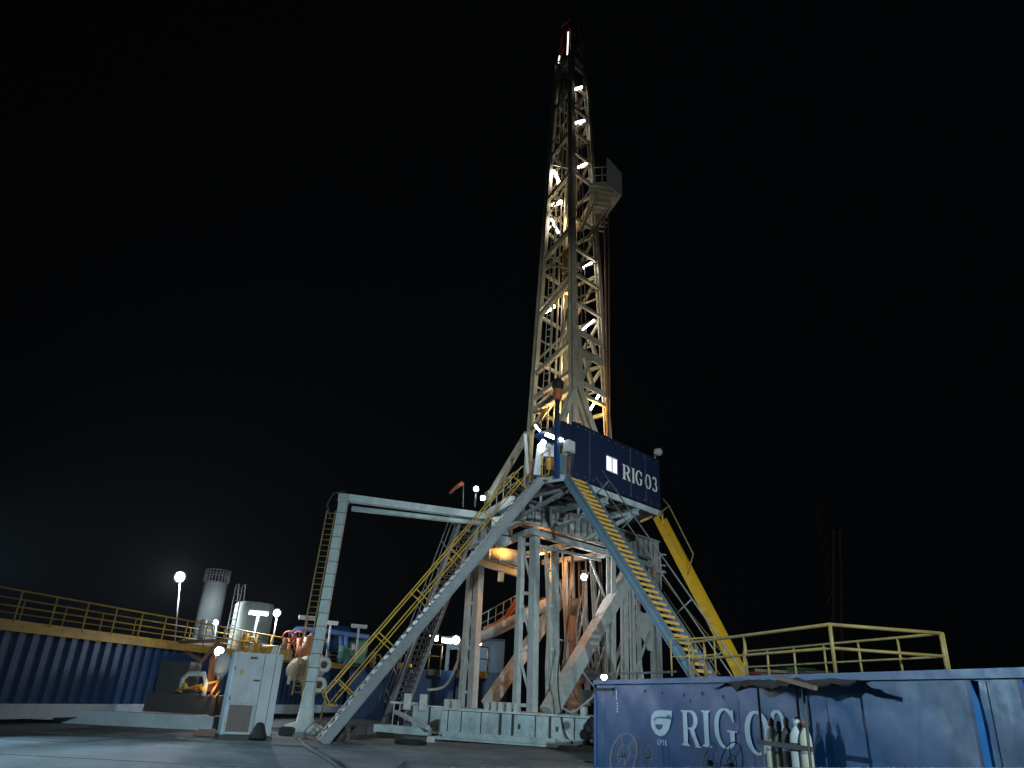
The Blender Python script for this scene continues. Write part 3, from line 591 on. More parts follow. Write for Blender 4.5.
# ================================================================== UNDER THE FLOOR
dct = thing('exhaust_duct', 'pale horizontal duct lit orange beneath the left end of the drill floor', 'duct', (-0.13, 35.5, 8.09))
MB().tube((-0.83, 35.2, 8.24), (0.9, 35.2, 7.95), 0.36, 16).build('pipe', WHITE, dct)
for a in ((-0.13, 35.2, 8.09), (-0.67, 35.2, 8.15)): MB().lathe(a, [(0.41, -0.04), (0.41, 0.04)], 16, (1, 0.1, 0)).build('flange', WHITE, dct)
MB().lathe((-0.59, 35.3, 8.42), [(0.12, -0.02), (0.3, 0.15), (0.12, 0.3)], 12).build('elbow', WHITE, dct)
vt = thing('hanging_vessel', 'round bellied pale vessel slung below the drill floor beside the long staircase', 'vessel', (-0.19, 35, 9.02))
MB().lathe((-0.1, 33, 8.05), [(0.2, 0), (0.45, 0.2), (0.5, 0.5), (0.5, 1.3)], 20).build('shell', GREYBLUE, vt)
MB().lathe((-0.12, 33, 8.47), [(0.52, 0), (0.52, 0.06)], 20).build('band', DARK, vt)
vb = thing('support_beam', 'dark crossbeam bracket carried by the orange lit rear column', 'beam', (-0.37, 36.8, 7.91))
MB().ibar((-1.45, 36.8, 8.1), (0.92, 36.8, 7.53), 0.3, 0.42).build('beam', GREYBLUE, vb); MB().box((-0.03, 36.8, 7.28), (0.3, 0.3, 0.45)).build('hanger', GREYBLUE, vb)
flp = thing('flow_line', 'thick sloping white flow line pipe passing behind the lattice columns', 'pipe', (0.56, 38, 5.12))
MB().path([(-1.03, 38.5, 4.4), (0.06, 38, 4.95), (1.04, 37.5, 5.44), (2.39, 37, 6.17)], 0.28, 14).build('pipe', WHITE, flp)
tr = thing('cable_tray', 'railed walkway tray with a sagging orange lit cable bundle over the flow line', 'cable tray', (0.28, 38, 5.59))
MB().bar((-1.05, 38.8, 4.67), (2.26, 37.5, 6.47), 0.5, 0.06).build('tray', DECK, tr)
MB().path([(-0.75, 38.4, 4.89), (-0.15, 38.2, 5.15), (0.34, 38, 5.5), (0.66, 37.8, 6.03), (0.94, 37.6, 6.61)], 0.11, 8).path([(-0.74, 38.2, 4.78), (-0.04, 38, 5.04), (0.44, 37.8, 5.39), (0.81, 37.6, 5.97), (1.09, 37.4, 6.49)], 0.08, 8).build('cable_bundle', ORANGE, tr)
railing(tr, [(-0.95, 39, 4.69), (0.94, 38.2, 5.74)], 0.95, 0.5, mat=GREYBLUE, kick=False)
bop = thing('wellhead_stack', 'stack of flanged preventers and spools standing in shadow below the drill floor', 'wellhead', (3.75, 36.5, 1.3))
pb = V((3.64, 36.8, 1.29)); pb.z = 0.1
MB().lathe(pb, [(0.5, 0), (0.5, 1.0), (0.3, 1.05), (0.3, 1.4), (0.62, 1.45), (0.62, 1.65), (0.4, 1.7), (0.4, 2.4), (0.62, 2.45), (0.62, 2.65), (0.45, 2.7), (0.5, 3.4), (0.3, 3.6), (0.25, 5.5)], 20).build('body', BROWNPIPE, bop)
for z in (1.9, 2.9): MB().box(pb + V((0, 0, z)), (2.0, 0.5, 0.55), (1, 0.2, 0)).build('ram', DARK, bop)
MB().lathe(pb + V((0, 0, 5.5)), [(0.25, 0), (0.4, 0.4), (0.4, 0.8)], 18).build('bell_nipple', BROWNPIPE, bop)
for i, (u0, dxx, rr, mt) in enumerate([(0, .3, .05, 'H'), (1, -.35, .07, 'B'), (2, .1, .06, 'B'), (3, -.1, .09, 'W'), (4, .2, .05, 'H'), (5, .0, .07, 'B')]):
    x_ = (3.0, 3.45, 3.9, 2.5, 4.3, 5.0)[i]; y_ = (36.2, 35.6, 36.8, 36.8, 37.4, 37.2)[i]
    o = MB().path([(x_, y_, 0.6 + 0.3 * (i % 3)), (x_ + dxx, y_ - .1, 3.2), (x_ + dxx * 0.4, y_, 6), (x_, y_, 8.6)], rr, 8)
    single(o, 'riser_pipe', {'H': HOSE, 'B': BROWNPIPE, 'W': WHITE}[mt], ['thin pale hose rising beside the third lattice column', 'rusty riser pipe leaning left just right of the wellhead stack', 'rusty riser pipe under the round white floodlight', 'thick white riser pipe behind the third lattice column', 'thin pale hose right of the white floodlight under the floor', 'straight rusty riser pipe behind the top of the white main brace'][i], 'pipe', 'risers under the drill floor')
hz = [([(4.19, 35, 7.47), (3.6, 34.6, 5.2), (3.69, 34, 3.24), (4.32, 33, 2.24)], .04, 'long pale hose hanging loosely from the floor behind the white brace'),
      ([(2.75, 31.5, 1.48), (3.1, 31.3, 1.35), (3.57, 31.6, 1.63), (4.11, 32, 2.07), (4.45, 33, 2.64)], .05, 'pale hose curling over the base skid towards the blue container'),
      ([(2.67, 31.6, 4.07), (2.5, 31.2, 2.5), (2.76, 30.9, 0.71), (3.07, 30.4, 0.29)], .03, 'thin black cable draped down the front of the base skid'),
      ([(4.72, 35, 6.66), (4.19, 34.5, 4.35), (4.41, 34, 3.15), (4.85, 34, 4.35)], .035, 'looped grey hose between the right columns'),
      ([(-3.42, 39, 1.9), (-2.54, 39, 2.13), (-2, 38.5, 3.17), (-1.77, 38.3, 4.3)], .07, 'grey hose climbing from the rear skid to the rear lattice column')]
for pts, rr, lb in hz:
    P = [V(p) for p in pts]; Q = []
    for i in range(len(P) - 1):
        p0 = P[max(0, i - 1)]; p1 = P[i]; p2 = P[i + 1]; p3 = P[min(len(P) - 1, i + 2)]
        for k in range(6):
            t_ = k / 6; Q.append(0.5 * ((2 * p1) + (p2 - p0) * t_ + (2 * p0 - 5 * p1 + 4 * p2 - p3) * t_ ** 2 + (3 * p1 - p0 - 3 * p2 + p3) * t_ ** 3))
    Q.append(P[-1]); single(MB().path(Q, rr, 7), 'hose', HOSE if 'black' not in lb else RUBBER, lb, 'hose')
jk = thing('hand_pump', 'small black pump with lever standing between the base skid and the blue container', 'pump', (3.84, 30.77, 0))
pj = V((3.72, 30.15, 0)); MB().box(pj + V((0, 0, .2)), (.75, .5, .12)).box(pj + V((-.3, -.3, .12)), (1.3, .2, .15)).build('base', DARK, jk)
MB().lathe(pj + V((0.05, 0, .25)), [(.2, 0), (.24, .2), (.14, .45), (.2, .6), (.22, .85), (.08, 1.0)], 14).lathe(pj + V((-.12, -.1, .8)), [(.14, -.1), (.2, 0), (.14, .15)], 12, (1, -.6, .3)).build('body', RUBBER, jk)
MB().lathe(pj + V((0.0, -.22, .42)), [(.07, 0), (.07, .05)], 12, (0, -1, 0)).build('gauge', SIGNWHITE, jk)

# ================================================================== BLUE CONTAINER TANK, right foreground
CO = V((3.06, 23.58, 0)); cx = V((.1989, -.98, 0)).normalized(); cn = V((-cx.y * -1, 0, 0)); cn = V((-0.98, -.1989, 0)).normalized()
def cp(s, z, o=0.0): return CO + cx * s + V((0, 0, z)) + cn * o
def SC(p): return (V(p) - CO).dot(cx)
CL = 18.0; CH = 2.35; CD = 2.3
ct = thing('blue_tank_container', 'long deep blue steel tank with pale RIG 03 lettering and round logo on its side', 'tank', CO)
bnd = [0, 0.9, 5.2, 8.6, 11.4, 14.6, CL]
MB().box(cp(CL / 2, CH / 2, -CD / 2 - 0.02), (CL, CD, CH - 0.02), cx).build('body', BLUETANK, ct)
for a, b in zip(bnd, bnd[1:]):
    # plating sheets with slight waves so the light catches them
    nx, nz = 26, 12; m = MB(); vs = []; fs = []
    for j in range(nz + 1):
        for i in range(nx + 1):
            s_ = a + 0.008 + (b - a - 0.016) * i / nx; z = 0.03 + (CH - 0.16) * j / nz
            bul = 0.03 * math.sin(s_ * 2.1 + j * 0.7) + 0.03 * math.sin(s_ * 5.3 + 1.0) * math.cos(j * 1.1) + 0.02 * math.sin(s_ * 9.7 + j * 2.3)
            if j in (0, nz) or i in (0, nx): bul = 0
            vs.append(cp(s_, z, 0.02 + bul * 0.2 + 0.003))
    for j in range(nz):
        for i in range(nx): k = j * (nx + 1) + i; fs.append((k, k + 1, k + nx + 2, k + nx + 1))
    m.add(vs, fs, True); m.build('side_plate', BLUETANK, ct)
MB().bar(cp(-0.03, CH - 0.045, 0.03), cp(CL, CH - 0.045, 0.03), 0.12, 0.11).build('top_rail', BLUETANK, ct)
MB().bar(cp(0.03, 0.05, 0.02), cp(0.03, CH - 0.11, 0.02), 0.1).build('corner_post', BLUETANK, ct)
MB().box(cp(0.85, 2.12, 0.05), (1.5, 0.05, 0.07), cx).build('lifting_bar', RUBBER, ct)
MB().bar(cp(0.1, CH + 0.2, -.2), cp(5.4, CH + 0.17, -.2), 0.05).build('guide_bar', DARK, ct)
lp = MB().box((0, 0, 0), (0.03, 0.012, 0.26), cx).mesh('notice', SIGNWHITE, V((0, 0, 0)))
np_ = V((3.43, 21.73, 1.97)); rep(lp, 'notice', ct, np_ + cn * 0.045)
for k in range(4): MB().box(cp(SC((3.43, 21.73, 1.97)) + 0.05, 1.55 + 0.07 * k, 0.045), (0.07, 0.01, 0.045), cx).build('notice_mark', LETTER, ct)
for (u_, z_) in ((1.6, 2.0), (3.9, 2.08), (5.0, 2.05), (6.2, 2.0), (7.1, 2.04), (8.0, 1.98), (6.5, 1.88)):
    MB().lathe(cp(u_, z_, 0.035), [(0.035, 0), (0.03, 0.012)], 10, cn).build('bolt', DARK, ct)
for k in range(5): MB().bar(cp(14.4 + k * .75, .08, .05), cp(14.4 + k * .75, CH - .12, .05), .09, .07).build('rib', BLUETANK, ct)
# lettering
LZ0 = 0.86; LZ1 = 1.73
def lz(p): return V(p).z
for ch, A_, B_ in (('R', (4.2, 17.7, 0.98), (4.39, 16.77, 1.69)), ('I', (4.4, 16.72, 1.02), (4.5, 16.26, 1.71)), ('G', (4.52, 16.13, 1.04), (4.7, 15.23, 1.77)), ('O', (4.76, 14.94, 1.02), (4.94, 14.08, 1.75)), ('3', (4.94, 14.06, 1.06), (5.06, 13.48, 1.78))):
    sa, sb = SC(A_), SC(B_); z0, z1 = lz(A_), lz(B_)
    letter(ch, cp(sa, z0, 0.042), cx, (0, 0, 1), cn, sb - sa, z1 - z0, 'letter', LETTER, ct, 0.004)
# round leaf logo made of a pale shape and darker cuts
la_, lb_ = V((3.86, 19.38, 1.09)), V((4.12, 18.13, 1.66)); sa, sb, z0, z1 = SC(la_), SC(lb_), la_.z, lb_.z
def lg(pts, o, th, mat, name):
    MB().prism([cp(sa + (sb - sa) * x_, z0 + (z1 - z0) * y_, o) for x_, y_ in pts], cn * th).build(name, mat, ct)
out = [(0.5 + 0.5 * math.cos(t_), 0.42 + 0.42 * math.sin(t_)) for t_ in [math.radians(-250 + 8 * i) for i in range(28)]]
logo = [(1.0, 1.0), (0.45, 1.0), (0.18, 0.93), (0.04, 0.75), (0.0, 0.5), (0.05, 0.28), (0.2, 0.08), (0.42, 0.0), (0.62, 0.06), (0.8, 0.25), (0.9, 0.5), (0.95, 0.75)]
lg(logo, 0.042, 0.004, LETTER, 'logo')
lg([(0.18, 0.52), (0.24, 0.64), (0.45, 0.69), (0.98, 0.68), (0.97, 0.72), (0.84, 0.86), (0.72, 0.76), (0.42, 0.75), (0.2, 0.69), (0.15, 0.58)], 0.0465, 0.002, BLUETANK, 'logo_cut')
lg([(0.2, 0.44), (0.58, 0.46), (0.52, 0.3), (0.38, 0.22), (0.24, 0.3)], 0.0465, 0.002, BLUETANK, 'logo_cut')
cu = bpy.data.curves.new('logo_text', 'FONT'); cu.body = 'GPTK'; cu.size = 0.17; cu.space_character = 1.5; cu.align_x = 'CENTER'; cu.extrude = 0.002
tmp = bpy.data.objects.new('tmp', cu); me = bpy.data.meshes.new_from_object(tmp); me.name = 'logo_text'
me.materials.append(LETTER); lt = bpy.data.objects.new('logo_text', me); COL.objects.link(lt); lt.parent = ct
tp = cp((sa + sb) / 2, z0 - 0.19, 0.042) - CO
lt.matrix_local = Matrix(((cx.x, 0, cn.x, tp.x), (cx.y, 0, cn.y, tp.y), (0, 1, 0, tp.z), (0, 0, 0, 1)))
bpy.data.objects.remove(tmp)
# railings on top
cr = thing('container_railing', 'worn yellow pipe railing along the near top edge of the blue tank', 'railing', cp(6, CH))
def pc2(p, z=None): p = V(p); return cp(SC(p), CH if z is None else z, -0.05)
railing(cr, [pc2((4.37, 17.14, 2.38)), pc2((4.48, 16.57, 2.37)), pc2((4.83, 14.88, 2.35)), pc2((5.37, 12.19, 2.35)), pc2((5.37, 12.19, 2.35)) - cn * 2.1], 0.76, 9, mat=RAIL, r=0.032, kick=False)
cr2 = thing('container_railing', 'thinner pipe railing along the far top edge of the blue tank', 'railing', cp(6, CH, -2.2))
railing(cr2, [cp(5.0, CH, -2.2), cp(SC((5.37, 12.19, 2.35)), CH, -2.2)], 0.76, 1.15, mat=RAIL, r=0.024, kick=False)
cr3 = thing('yellow_railing', 'short yellow railing run behind the left half of the blue tank top', 'railing', (8.2, 25, 2.2))
railing(cr3, [(5.49, 24, 2.62), (6.06, 24, 2.65), (6.88, 24, 2.75)], 1.1, 0.8, mat=RAIL, r=0.028, kick=False)
# tarpaulin canopy on poles
cv = thing('bottle_rack', 'dark framed gas bottle rack with ragged tarpaulin roof against the blue tank', 'rack', cp(10, 0, .5))
tarp = MB(); vs = []; fs = []; nx = 18; ny = 5
ta, tb2 = SC((4.59, 14.51, 2.1)), SC((4.73, 11.34, 2.08))
for j in range(ny + 1):
    for i in range(nx + 1):
        s_ = ta + (tb2 - ta) * i / nx; o = 0.1 + 0.75 * j / ny
        vs.append(cp(s_, 2.26 - 0.10 * j / ny + 0.03 * math.sin(s_ * 6) + random.uniform(-.03, .03) - (0.07 * random.random() if j == ny else 0), o))
for j in range(ny):
    for i in range(nx): k = j * (nx + 1) + i; fs.append((k, k + 1, k + nx + 2, k + nx + 1))
n0 = len(vs); tarp.add(vs + [v + V((0, 0, -0.02)) for v in vs], fs + [tuple(n0 + q for q in f[::-1]) for f in fs]); 
tarp.build('tarpaulin', CANVAS, cv)
MB().bar(cp(tb2 - 0.9, 2.26, 0.86), cp(tb2 + 0.12, 2.10, 0.9), 0.06).build('edge_batten', BROWNPIPE, cv)
for s_, o in ((SC((4.48, 13.18, 1.32)), 0.68), (SC((4.74, 11.89, 1.39)), 0.68), (SC((5.09, 13.07, 1.96)), 0.1)): MB().bar(cp(s_, 0, o), cp(s_, 2.2, o), 0.035).build('frame_post', DARK, cv)
MB().bar((4.46, 13.34, 1.28), (4.77, 11.85, 1.27), 0.04, 0.07).build('retaining_bar', DARK, cv)
for i, (u_, mt, lbl, rr, h) in enumerate([(SC((4.71, 13.34, 1.32)), CYLCREAM, 'cream gas bottle at the left end of the rack', .115, 1.66), (SC((4.76, 13.11, 1.33)), CYLGREEN, 'olive gas bottle second from the left in the rack', .10, 1.62), (SC((4.8, 12.89, 1.35)), DARK, 'dark gas bottle in the middle of the rack', .10, 1.68),
        (SC((4.86, 12.6, 1.36)), CABINET, 'fat pale grey gas bottle second from the right in the rack', .125, 1.70), (SC((4.9, 12.39, 1.38)), CYLCREAM, 'slim cream gas bottle at the right end of the rack', .09, 1.68)]):
    t = thing('gas_bottle', lbl, 'gas bottle', cp(u_, 0, 0.42), 'gas bottles in the rack')
    p = cp(u_, 0, 0.42)
    MB().lathe(p, [(rr * .9, 0), (rr, 0.03), (rr, h - 0.36), (rr * .93, h - 0.27), (rr * .65, h - 0.19), (rr * .36, h - 0.15), (rr * .34, h - .13)], 20).build('shell', mt, t)
    MB().lathe(p + V((0, 0, h - .13)), [(rr * .42, 0), (rr * .42, .1), (rr * .25, .13)], 12).build('cap', mt if i % 2 else BROWNPIPE, t)
    MB().lathe(p + V((0, 0, h - .5)), [(rr * 1.01, 0), (rr * 1.01, .12)], 20).build('band', DARK if i % 2 else CABINET, t)
# wheels / wire reels leaning at the foot of the tank
def wheel(c, r, label, mat, spk=6, asp=0.8):
    c = V(c); t = thing('spoked_wheel', label, 'wheel', c); 
    ring = [c + V((0.93, -0.36, 0)) * (r * asp * math.cos(a_)) + V((0, 0, r * math.sin(a_))) + cn * (0.1 * math.sin(a_) * -1) for a_ in [2 * math.pi * i / 28 for i in range(28)]]
    MB().path(ring, 0.010, 6, closed=True).build('rim', mat, t)
    MB().path([lerp(c, p, 0.45) for p in ring], 0.007, 6, closed=True).build('inner_ring', mat, t)
    for i in range(spk): MB().tube(c, ring[int(i * 28 / spk)], 0.006, 5).build('spoke', mat, t)
    MB().lathe(c, [(0.05, -.04), (0.05, .06)], 10, cn).build('hub', DARK, t)
wheel((3.35, 20.4, 0.56), 0.50, 'spoked yellow wire wheel leaning at the left end of the blue tank', RAIL, 6, 0.66)
wheel((3.67, 18.82, 0.66), 0.36, 'small dark spoked wheel leaning below the round logo', DARK, 5, 0.4)
wheel((4.26, 15.65, 0.78), 0.34, 'yellowish narrow wire wheel below the letter I', RAIL, 5, 0.4)
wheel((4.43, 14.84, 0.8), 0.40, 'black wire wheel leaning below the letter G', RUBBER, 6, 0.5)

# ================================================================== PIPE GANTRY, left
pf = V((-7.83, 32.93, 0)); pt = V((-7.56, 33.27, 9.77)); pt.y = pf.y
pg = thing('pipe_gantry', 'tall square white standpipe gantry with a long horizontal arm reaching the drill floor', 'gantry', pf)
MB().bar(pf + V((0, 0, .6)), pt, 0.38, 0.38, (1, 0, 0)).build('upright', CYANW, pg)
MB().lathe(pf, [(0.8, 0), (0.8, 0.28), (0.36, 0.4), (0.30, 1.0), (0.23, 1.7)], 8).build('base_block', CYANW, pg)
bend = MB().box(pt + V((0, 0, .12)), (0.46, 0.46, 0.36)); bend.build('corner_box', CYANW, pg)
ge = V((-0.87, 34.6, 9.78))
MB().bar(pt + V((0.2, 0, .15)), ge, 0.38, 0.32).build('arm', CYANW, pg)
MB().tube(pt + V((0.4, 0.1, -.3)), ge + V((-.1, .1, -.32)), 0.12).build('under_pipe', CYANW, pg)
bm = MB().bar((-.2, 0, 0), (.2, 0, 0), .40, .025).mesh('clamp', DARK, V((0, 0, 0)))
for i in range(14): rep(bm, 'clamp', pg, lerp(pf, pt, 0.2 + i * 0.057))
lad = MB(); l0 = pf + V((-.48, -.1, 1.4)); l1 = pt + V((-.48, -.1, -.5))
for k in (-.2, .2): lad.bar(l0 + V((k, 0, 0)), l1 + V((k, 0, 0)), 0.05)
lad.build('ladder_rail', RAIL, pg)
rgm = MB().tube((-.2, 0, 0), (.2, 0, 0), 0.018, 5).mesh('rung', RAIL, V((0, 0, 0)))
for i in range(32): rep(rgm, 'rung', pg, lerp(l0, l1, (i + .5) / 32))
MB().path([pt + V((-.5, 0, -.8)), pt + V((-.75, 0, -.2)), pt + V((-.55, 0, .35)), pt + V((0, 0, .45))], 0.05, 6).build('hoop', DARK, pg)
fpole = thing('bent_yellow_pole', 'short bent yellow pole beside the foot of the standpipe gantry', 'pole', (-8.26, 37.53, 0))
MB().path([(-7.24, 33, 0.36), (-7.13, 33, 1.28), (-7.14, 33, 1.59), (-7.32, 33, 1.66)], 0.05, 6).build('pole', RAIL, fpole)

# ================================================================== MUD TANKS, left and middle
T0 = V((-13.83, 39.73, 3.2)); T1 = V((-8.73, 63.43, 3.2)); td = V((T1.x - T0.x, T1.y - T0.y, 0)).normalized(); tn_ = V((-td.y, td.x, 0))
T0 = V((T0.x, T0.y, 0)) - td * 26; TL = 46.0
def tp_(s, z, o=0): return T0 + td * s + tn_ * o + V((0, 0, z))
mt = thing('mud_tank', 'long blue corrugated mud tank with yellow walkway edge and pale skid', 'tank', T0)
MB().box(tp_(TL / 2, 1.85, 1.6), (TL, 3.0, 2.4), td).build('body', BLUEDARK, mt)
cm = MB().box((0, 0, 0), (0.28, 0.16, 2.3), td).mesh('corrugation', BLUEDARK, V((0, 0, 0)))
s_ = 0.3
while s_ < TL: rep(cm, 'corrugation', mt, tp_(s_, 1.85, 0.04)); s_ += 0.62
MB().box(tp_(TL / 2, 0.5, 1.4), (TL, 3.2, 0.45), td).build('skid', PALEBLUE, mt)
MB().box(tp_(TL / 2, 3.16, 0.9), (TL, 2.2, 0.12), td).build('walkway', DECK, mt)
MB().box(tp_(TL / 2, 3.12, -0.22), (TL, 0.08, 0.26), td).build('walkway_beam', YELLOW, mt)
MB().box(tp_(28.3, 1.9, -0.1), (2.2, 0.1, 2.2), td).build('side_plate', BLUETANK, mt)
nt_ = V((-10.98, 41.3, 2.03)); MB().box(nt_ + V((0, 0, 0)), (0.28, 0.03, 0.42), td).build('notice', SIGNWHITE, mt)
tr1 = thing('tank_railing', 'long yellow pipe railing along the mud tank walkway', 'railing', tp_(14, 3.2))
railing(tr1, [tp_(4, 3.22, -.1), tp_(TL, 3.22, -.1)], 1.1, 1.6, mat=YELLOW, r=0.035)
tr2 = thing('tank_railing', 'far side yellow railing behind the pipework on the mud tank', 'railing', tp_(14, 3.2, 2.6))
railing(tr2, [tp_(4, 3.22, 2.6), tp_(TL, 3.22, 2.6)], 1.1, 2.2, mat=YELLOW, r=0.03, kick=False)
# second row of tanks behind, mid picture
for i, (x0, y0, lbl) in enumerate([(-8.2, 52, 'dim blue tank far behind the long staircase'), (-4.4, 51, 'dark blue corrugated tank seen between the staircase and rear column'), (-0.9, 50, 'dark blue tank right of the orange lit rear column')]):
    t = thing('far_tank', lbl, 'tank', (x0, y0, 0)); MB().box((x0, y0 + 1.5, 1.6), (3.3, 3, 3.2)).build('body', BLUEDARK, t)
    cm2 = MB().box((0, 0, 0), (0.22, 0.14, 3.0)).mesh('corrugation', BLUEDARK, V((0, 0, 0)))
    for k in range(6): rep(cm2, 'corrugation', t, V((x0 - 1.4 + k * .56, y0 - .02, 1.6)))
for i, (a, b, lbl) in enumerate([((-6.41, 49.5, 3.32), (-5.57, 49.5, 3.24), 'small yellow platform with rail behind the long staircase'), ((-2.5, 49, 3.02), (-0.58, 49, 2.94), 'small yellow railed platform by the rear column'), ((-4.43, 50, 3.02), (-3.65, 50, 3), 'dim railed landing between the two yellow platforms')]):
    a = V(a); b = V(b); t = thing('yellow_platform', lbl, 'platform', a)
    MB().box((a + b) / 2 + V((0, .4, 0)), ((b - a).length, 1.0, 0.38)).build('deck', YELLOW if i < 2 else DECK, t)
    railing(t, [a + V((0, -.05, .2)), b + V((0, -.05, .2))], 1.5, 0.8, mat=RAIL, r=0.045, kick=False)
ds = thing('lit_cabin', 'grey blue cabin block with white tube lights along its roof edge behind the rig', 'cabin', (-1.91, 54, 4.05))
MB().box(V((-1.6, 55, 4.31)) + V((0, 2, 0)), (4.2, 4, 2.6)).box(V((-3.64, 55, 3.74)) + V((1.0, 2, 0)), (1.6, 4, 2.0)).build('wall', STAIRBLUE, ds)
MB().box(V((-1.68, 55, 5.53)) + V((0, 1.9, 0)), (4.4, 4.4, 0.12)).build('roof', DARK, ds)
tubelight((-4.68, 52, 5.26), (-4.13, 52, 5.23), 'leftmost white tube light of the row behind the long staircase', 0.17, TUBEW, hous=False)
tubelight((-3.84, 52, 5.14), (-2.95, 52, 5.09), 'long white tube light in the middle of the row behind the rig', 0.15, TUBEW, hous=False)
flood((-2.86, 51.5, 5.16), 0.27, 'round floodlight at the right end of the long tube behind the rig')
flood((-1.29, 51.5, 5.08), 0.22, 'round floodlight just right of the orange lit rear column')
lamp('deck_fill', (-13.12, 41, 5.04), 110, (0.9, 0.95, 1.0), 0.1)  # point light added below the lit tee lamp to brighten the deck equipment
lamp('far_row_beam', (-3.04, 50.5, 4.77), 260, (0.8, 0.92, 1.0), 0.3)

# equipment on the mud tank
gv = thing('degasser_vessel', 'green upright vessel with a yellow tag and domed top on the mud tank', 'vessel', (-9.14, 50, 3.26))
gb_ = V((-9.17, 50, 3.26)); MB().lathe(gb_, [(0.6, 0), (.65, .1), (.65, 1.3), (0.55, 1.55), (0.32, 1.72), (.05, 1.8)], 22).build('shell', GREEN, gv)
MB().box(gb_ + V((-.1, -.68, 1.0)), (0.4, 0.06, 0.45)).build('tag', YELLOW, gv); MB().box(gb_ + V((-.1, -.72, 1.0)), (0.28, 0.02, 0.3)).build('tag_print', SIGNWHITE, gv)
bpz = thing('blue_pipe_arch', 'sky blue pipe arching over the mud tank with two down legs', 'pipe', (-10.38, 47, 4.47))
MB().path([(-12.2, 46, 4.3), (-12.46, 46, 4.75), (-12.24, 46, 4.93), (-11.83, 46, 4.98), (-10.76, 47, 4.97), (-9.71, 48, 4.93), (-8.41, 49, 4.89)], 0.16, 10).build('pipe', PIPEBLUE, bpz)
MB().tube((-9.96, 48, 4.91), (-9.76, 48, 3.15), 0.13).tube((-9.64, 48, 4.93), (-9.45, 48, 3.17), 0.13).build('down_leg', PIPEBLUE, bpz)
bm2 = thing('blue_machine', 'dark blue rounded machine housings in front of the sky on the mud tank', 'machine', (-10.29, 50, 4.06))
MB().lathe((-11.49, 49, 3.94), [(0.7, 0), (0.8, .6), (0.6, 1.2), (.3, 1.4)], 16).lathe((-10.41, 50, 3.93), [(0.8, 0), (0.9, .8), (0.7, 1.3), (.4, 1.6)], 16).build('housing', BLUEDARK, bm2)
for i, (p, r_, lbl) in enumerate([((-12.09, 44, 4.28), .36, 'left red valve handwheel above the mud tank railing'), ((-11.64, 44.5, 4.34), .36, 'right red valve handwheel above the mud tank railing')]):
    c = V(p); t = thing('valve_handwheel', lbl, 'valve', c); ring = [c + V((r_ * math.cos(a_), -.1 * math.sin(a_), r_ * math.sin(a_))) for a_ in [2 * math.pi * k / 20 for k in range(20)]]
    MB().path(ring, .05, 6, closed=True).build('rim', RED, t)
    for k in range(4): MB().tube(c, ring[k * 5], .035, 5).build('spoke', RED, t)
    MB().tube(c, c + V((0.1, .3, -1.3)), .12).build('valve_body', ORANGE, t)
op = thing('orange_pump', 'tan orange upright pump body beside the gantry on the mud tank', 'pump', (-10.9, 44, 3.42)); o_ = V((-10.61, 43, 3.12))
MB().lathe(o_, [(.5, 0), (.5, .7), (.35, .9), (.35, 1.2), (.1, 1.3)], 14).build('body', ORANGE, op); MB().tube(o_ + V((0, 0, 1.0)), o_ + V((.9, 0, 1.1)), .14).build('outlet', ORANGE, op)
ym = thing('yellow_motor', 'bright yellow motor and guard on the walkway right of the white cabinet top', 'motor', (-11.82, 40, 3.17)); y_ = V((-11.85, 40, 3.31))
MB().lathe(y_ + V((-.5, 0, 0)), [(.2, 0), (.34, .05), (.34, .85), (.2, .95)], 14, (1, 0.2, 0)).box(y_ + V((0.7, 0, -.1)), (.8, .5, .5)).build('body', YELLOW, ym); MB().box(y_ + V((-.75, 0, .0)), (.22, .3, .8)).build('guard', YELLOW, ym)
# big white gate valves bolted on the tank side
for i, (u, lbl) in enumerate([((299,671), 'leftmost cream flanged nozzle on the blue tank side'), ((310,671), 'second cream flanged nozzle on the blue tank side'), ((322,666), 'third white flanged nozzle behind the standpipe')]):
    c = V([(-10.58, 41.5, 2.55), (-10.24, 42, 2.69), (-9.83, 42.5, 2.83)][i]); t = thing('flanged_nozzle', lbl, 'nozzle', c, 'flanged nozzles on the blue tank')
    MB().lathe(c + V((0, .6, 0)), [(.3, 0), (.34, .3), (.5, .55), (.5, .75), (.3, .8)], 18, (-.35, -1, -.1)).build('body', CREAM, t); MB().lathe(c + V((-.05, .0, 0)), [(.62, -.05), (.62, .08)], 20, (-.35, -1, -.1)).build('flange', CREAM if i < 2 else WHITE, t)
for i, (c, lbl) in enumerate([((-8.62, 38.5, 2.79), 'white ring flange right of the standpipe, upper of two'), ((-8.72, 38.5, 1.86), 'white ring flange right of the standpipe, lower of two')]):
    c = V(c); t = thing('ring_flange', lbl, 'flange', c); d_ = V((.5, -1, -.1)).normalized(); X = d_.orthogonal().normalized(); Y = d_.cross(X)
    MB().path([c + (X * math.cos(a_) + Y * math.sin(a_)) * .27 for a_ in [2 * math.pi * k / 20 for k in range(20)]], .12, 8, closed=True).build('ring', WHITE, t); MB().lathe(c + V((0, .1, 0)), [(.2, 0), (.2, .4)], 14, -d_).build('bore', DARK, t)
cy = thing('diagonal_cover', 'pale boxed chute leaning down between the nozzles', 'chute', (-9.62, 40, 1.84)); MB().bar((-10.2, 41, 2.26), (-9.42, 40.5, 1.42), .5, .3).build('chute', CREAM, cy)
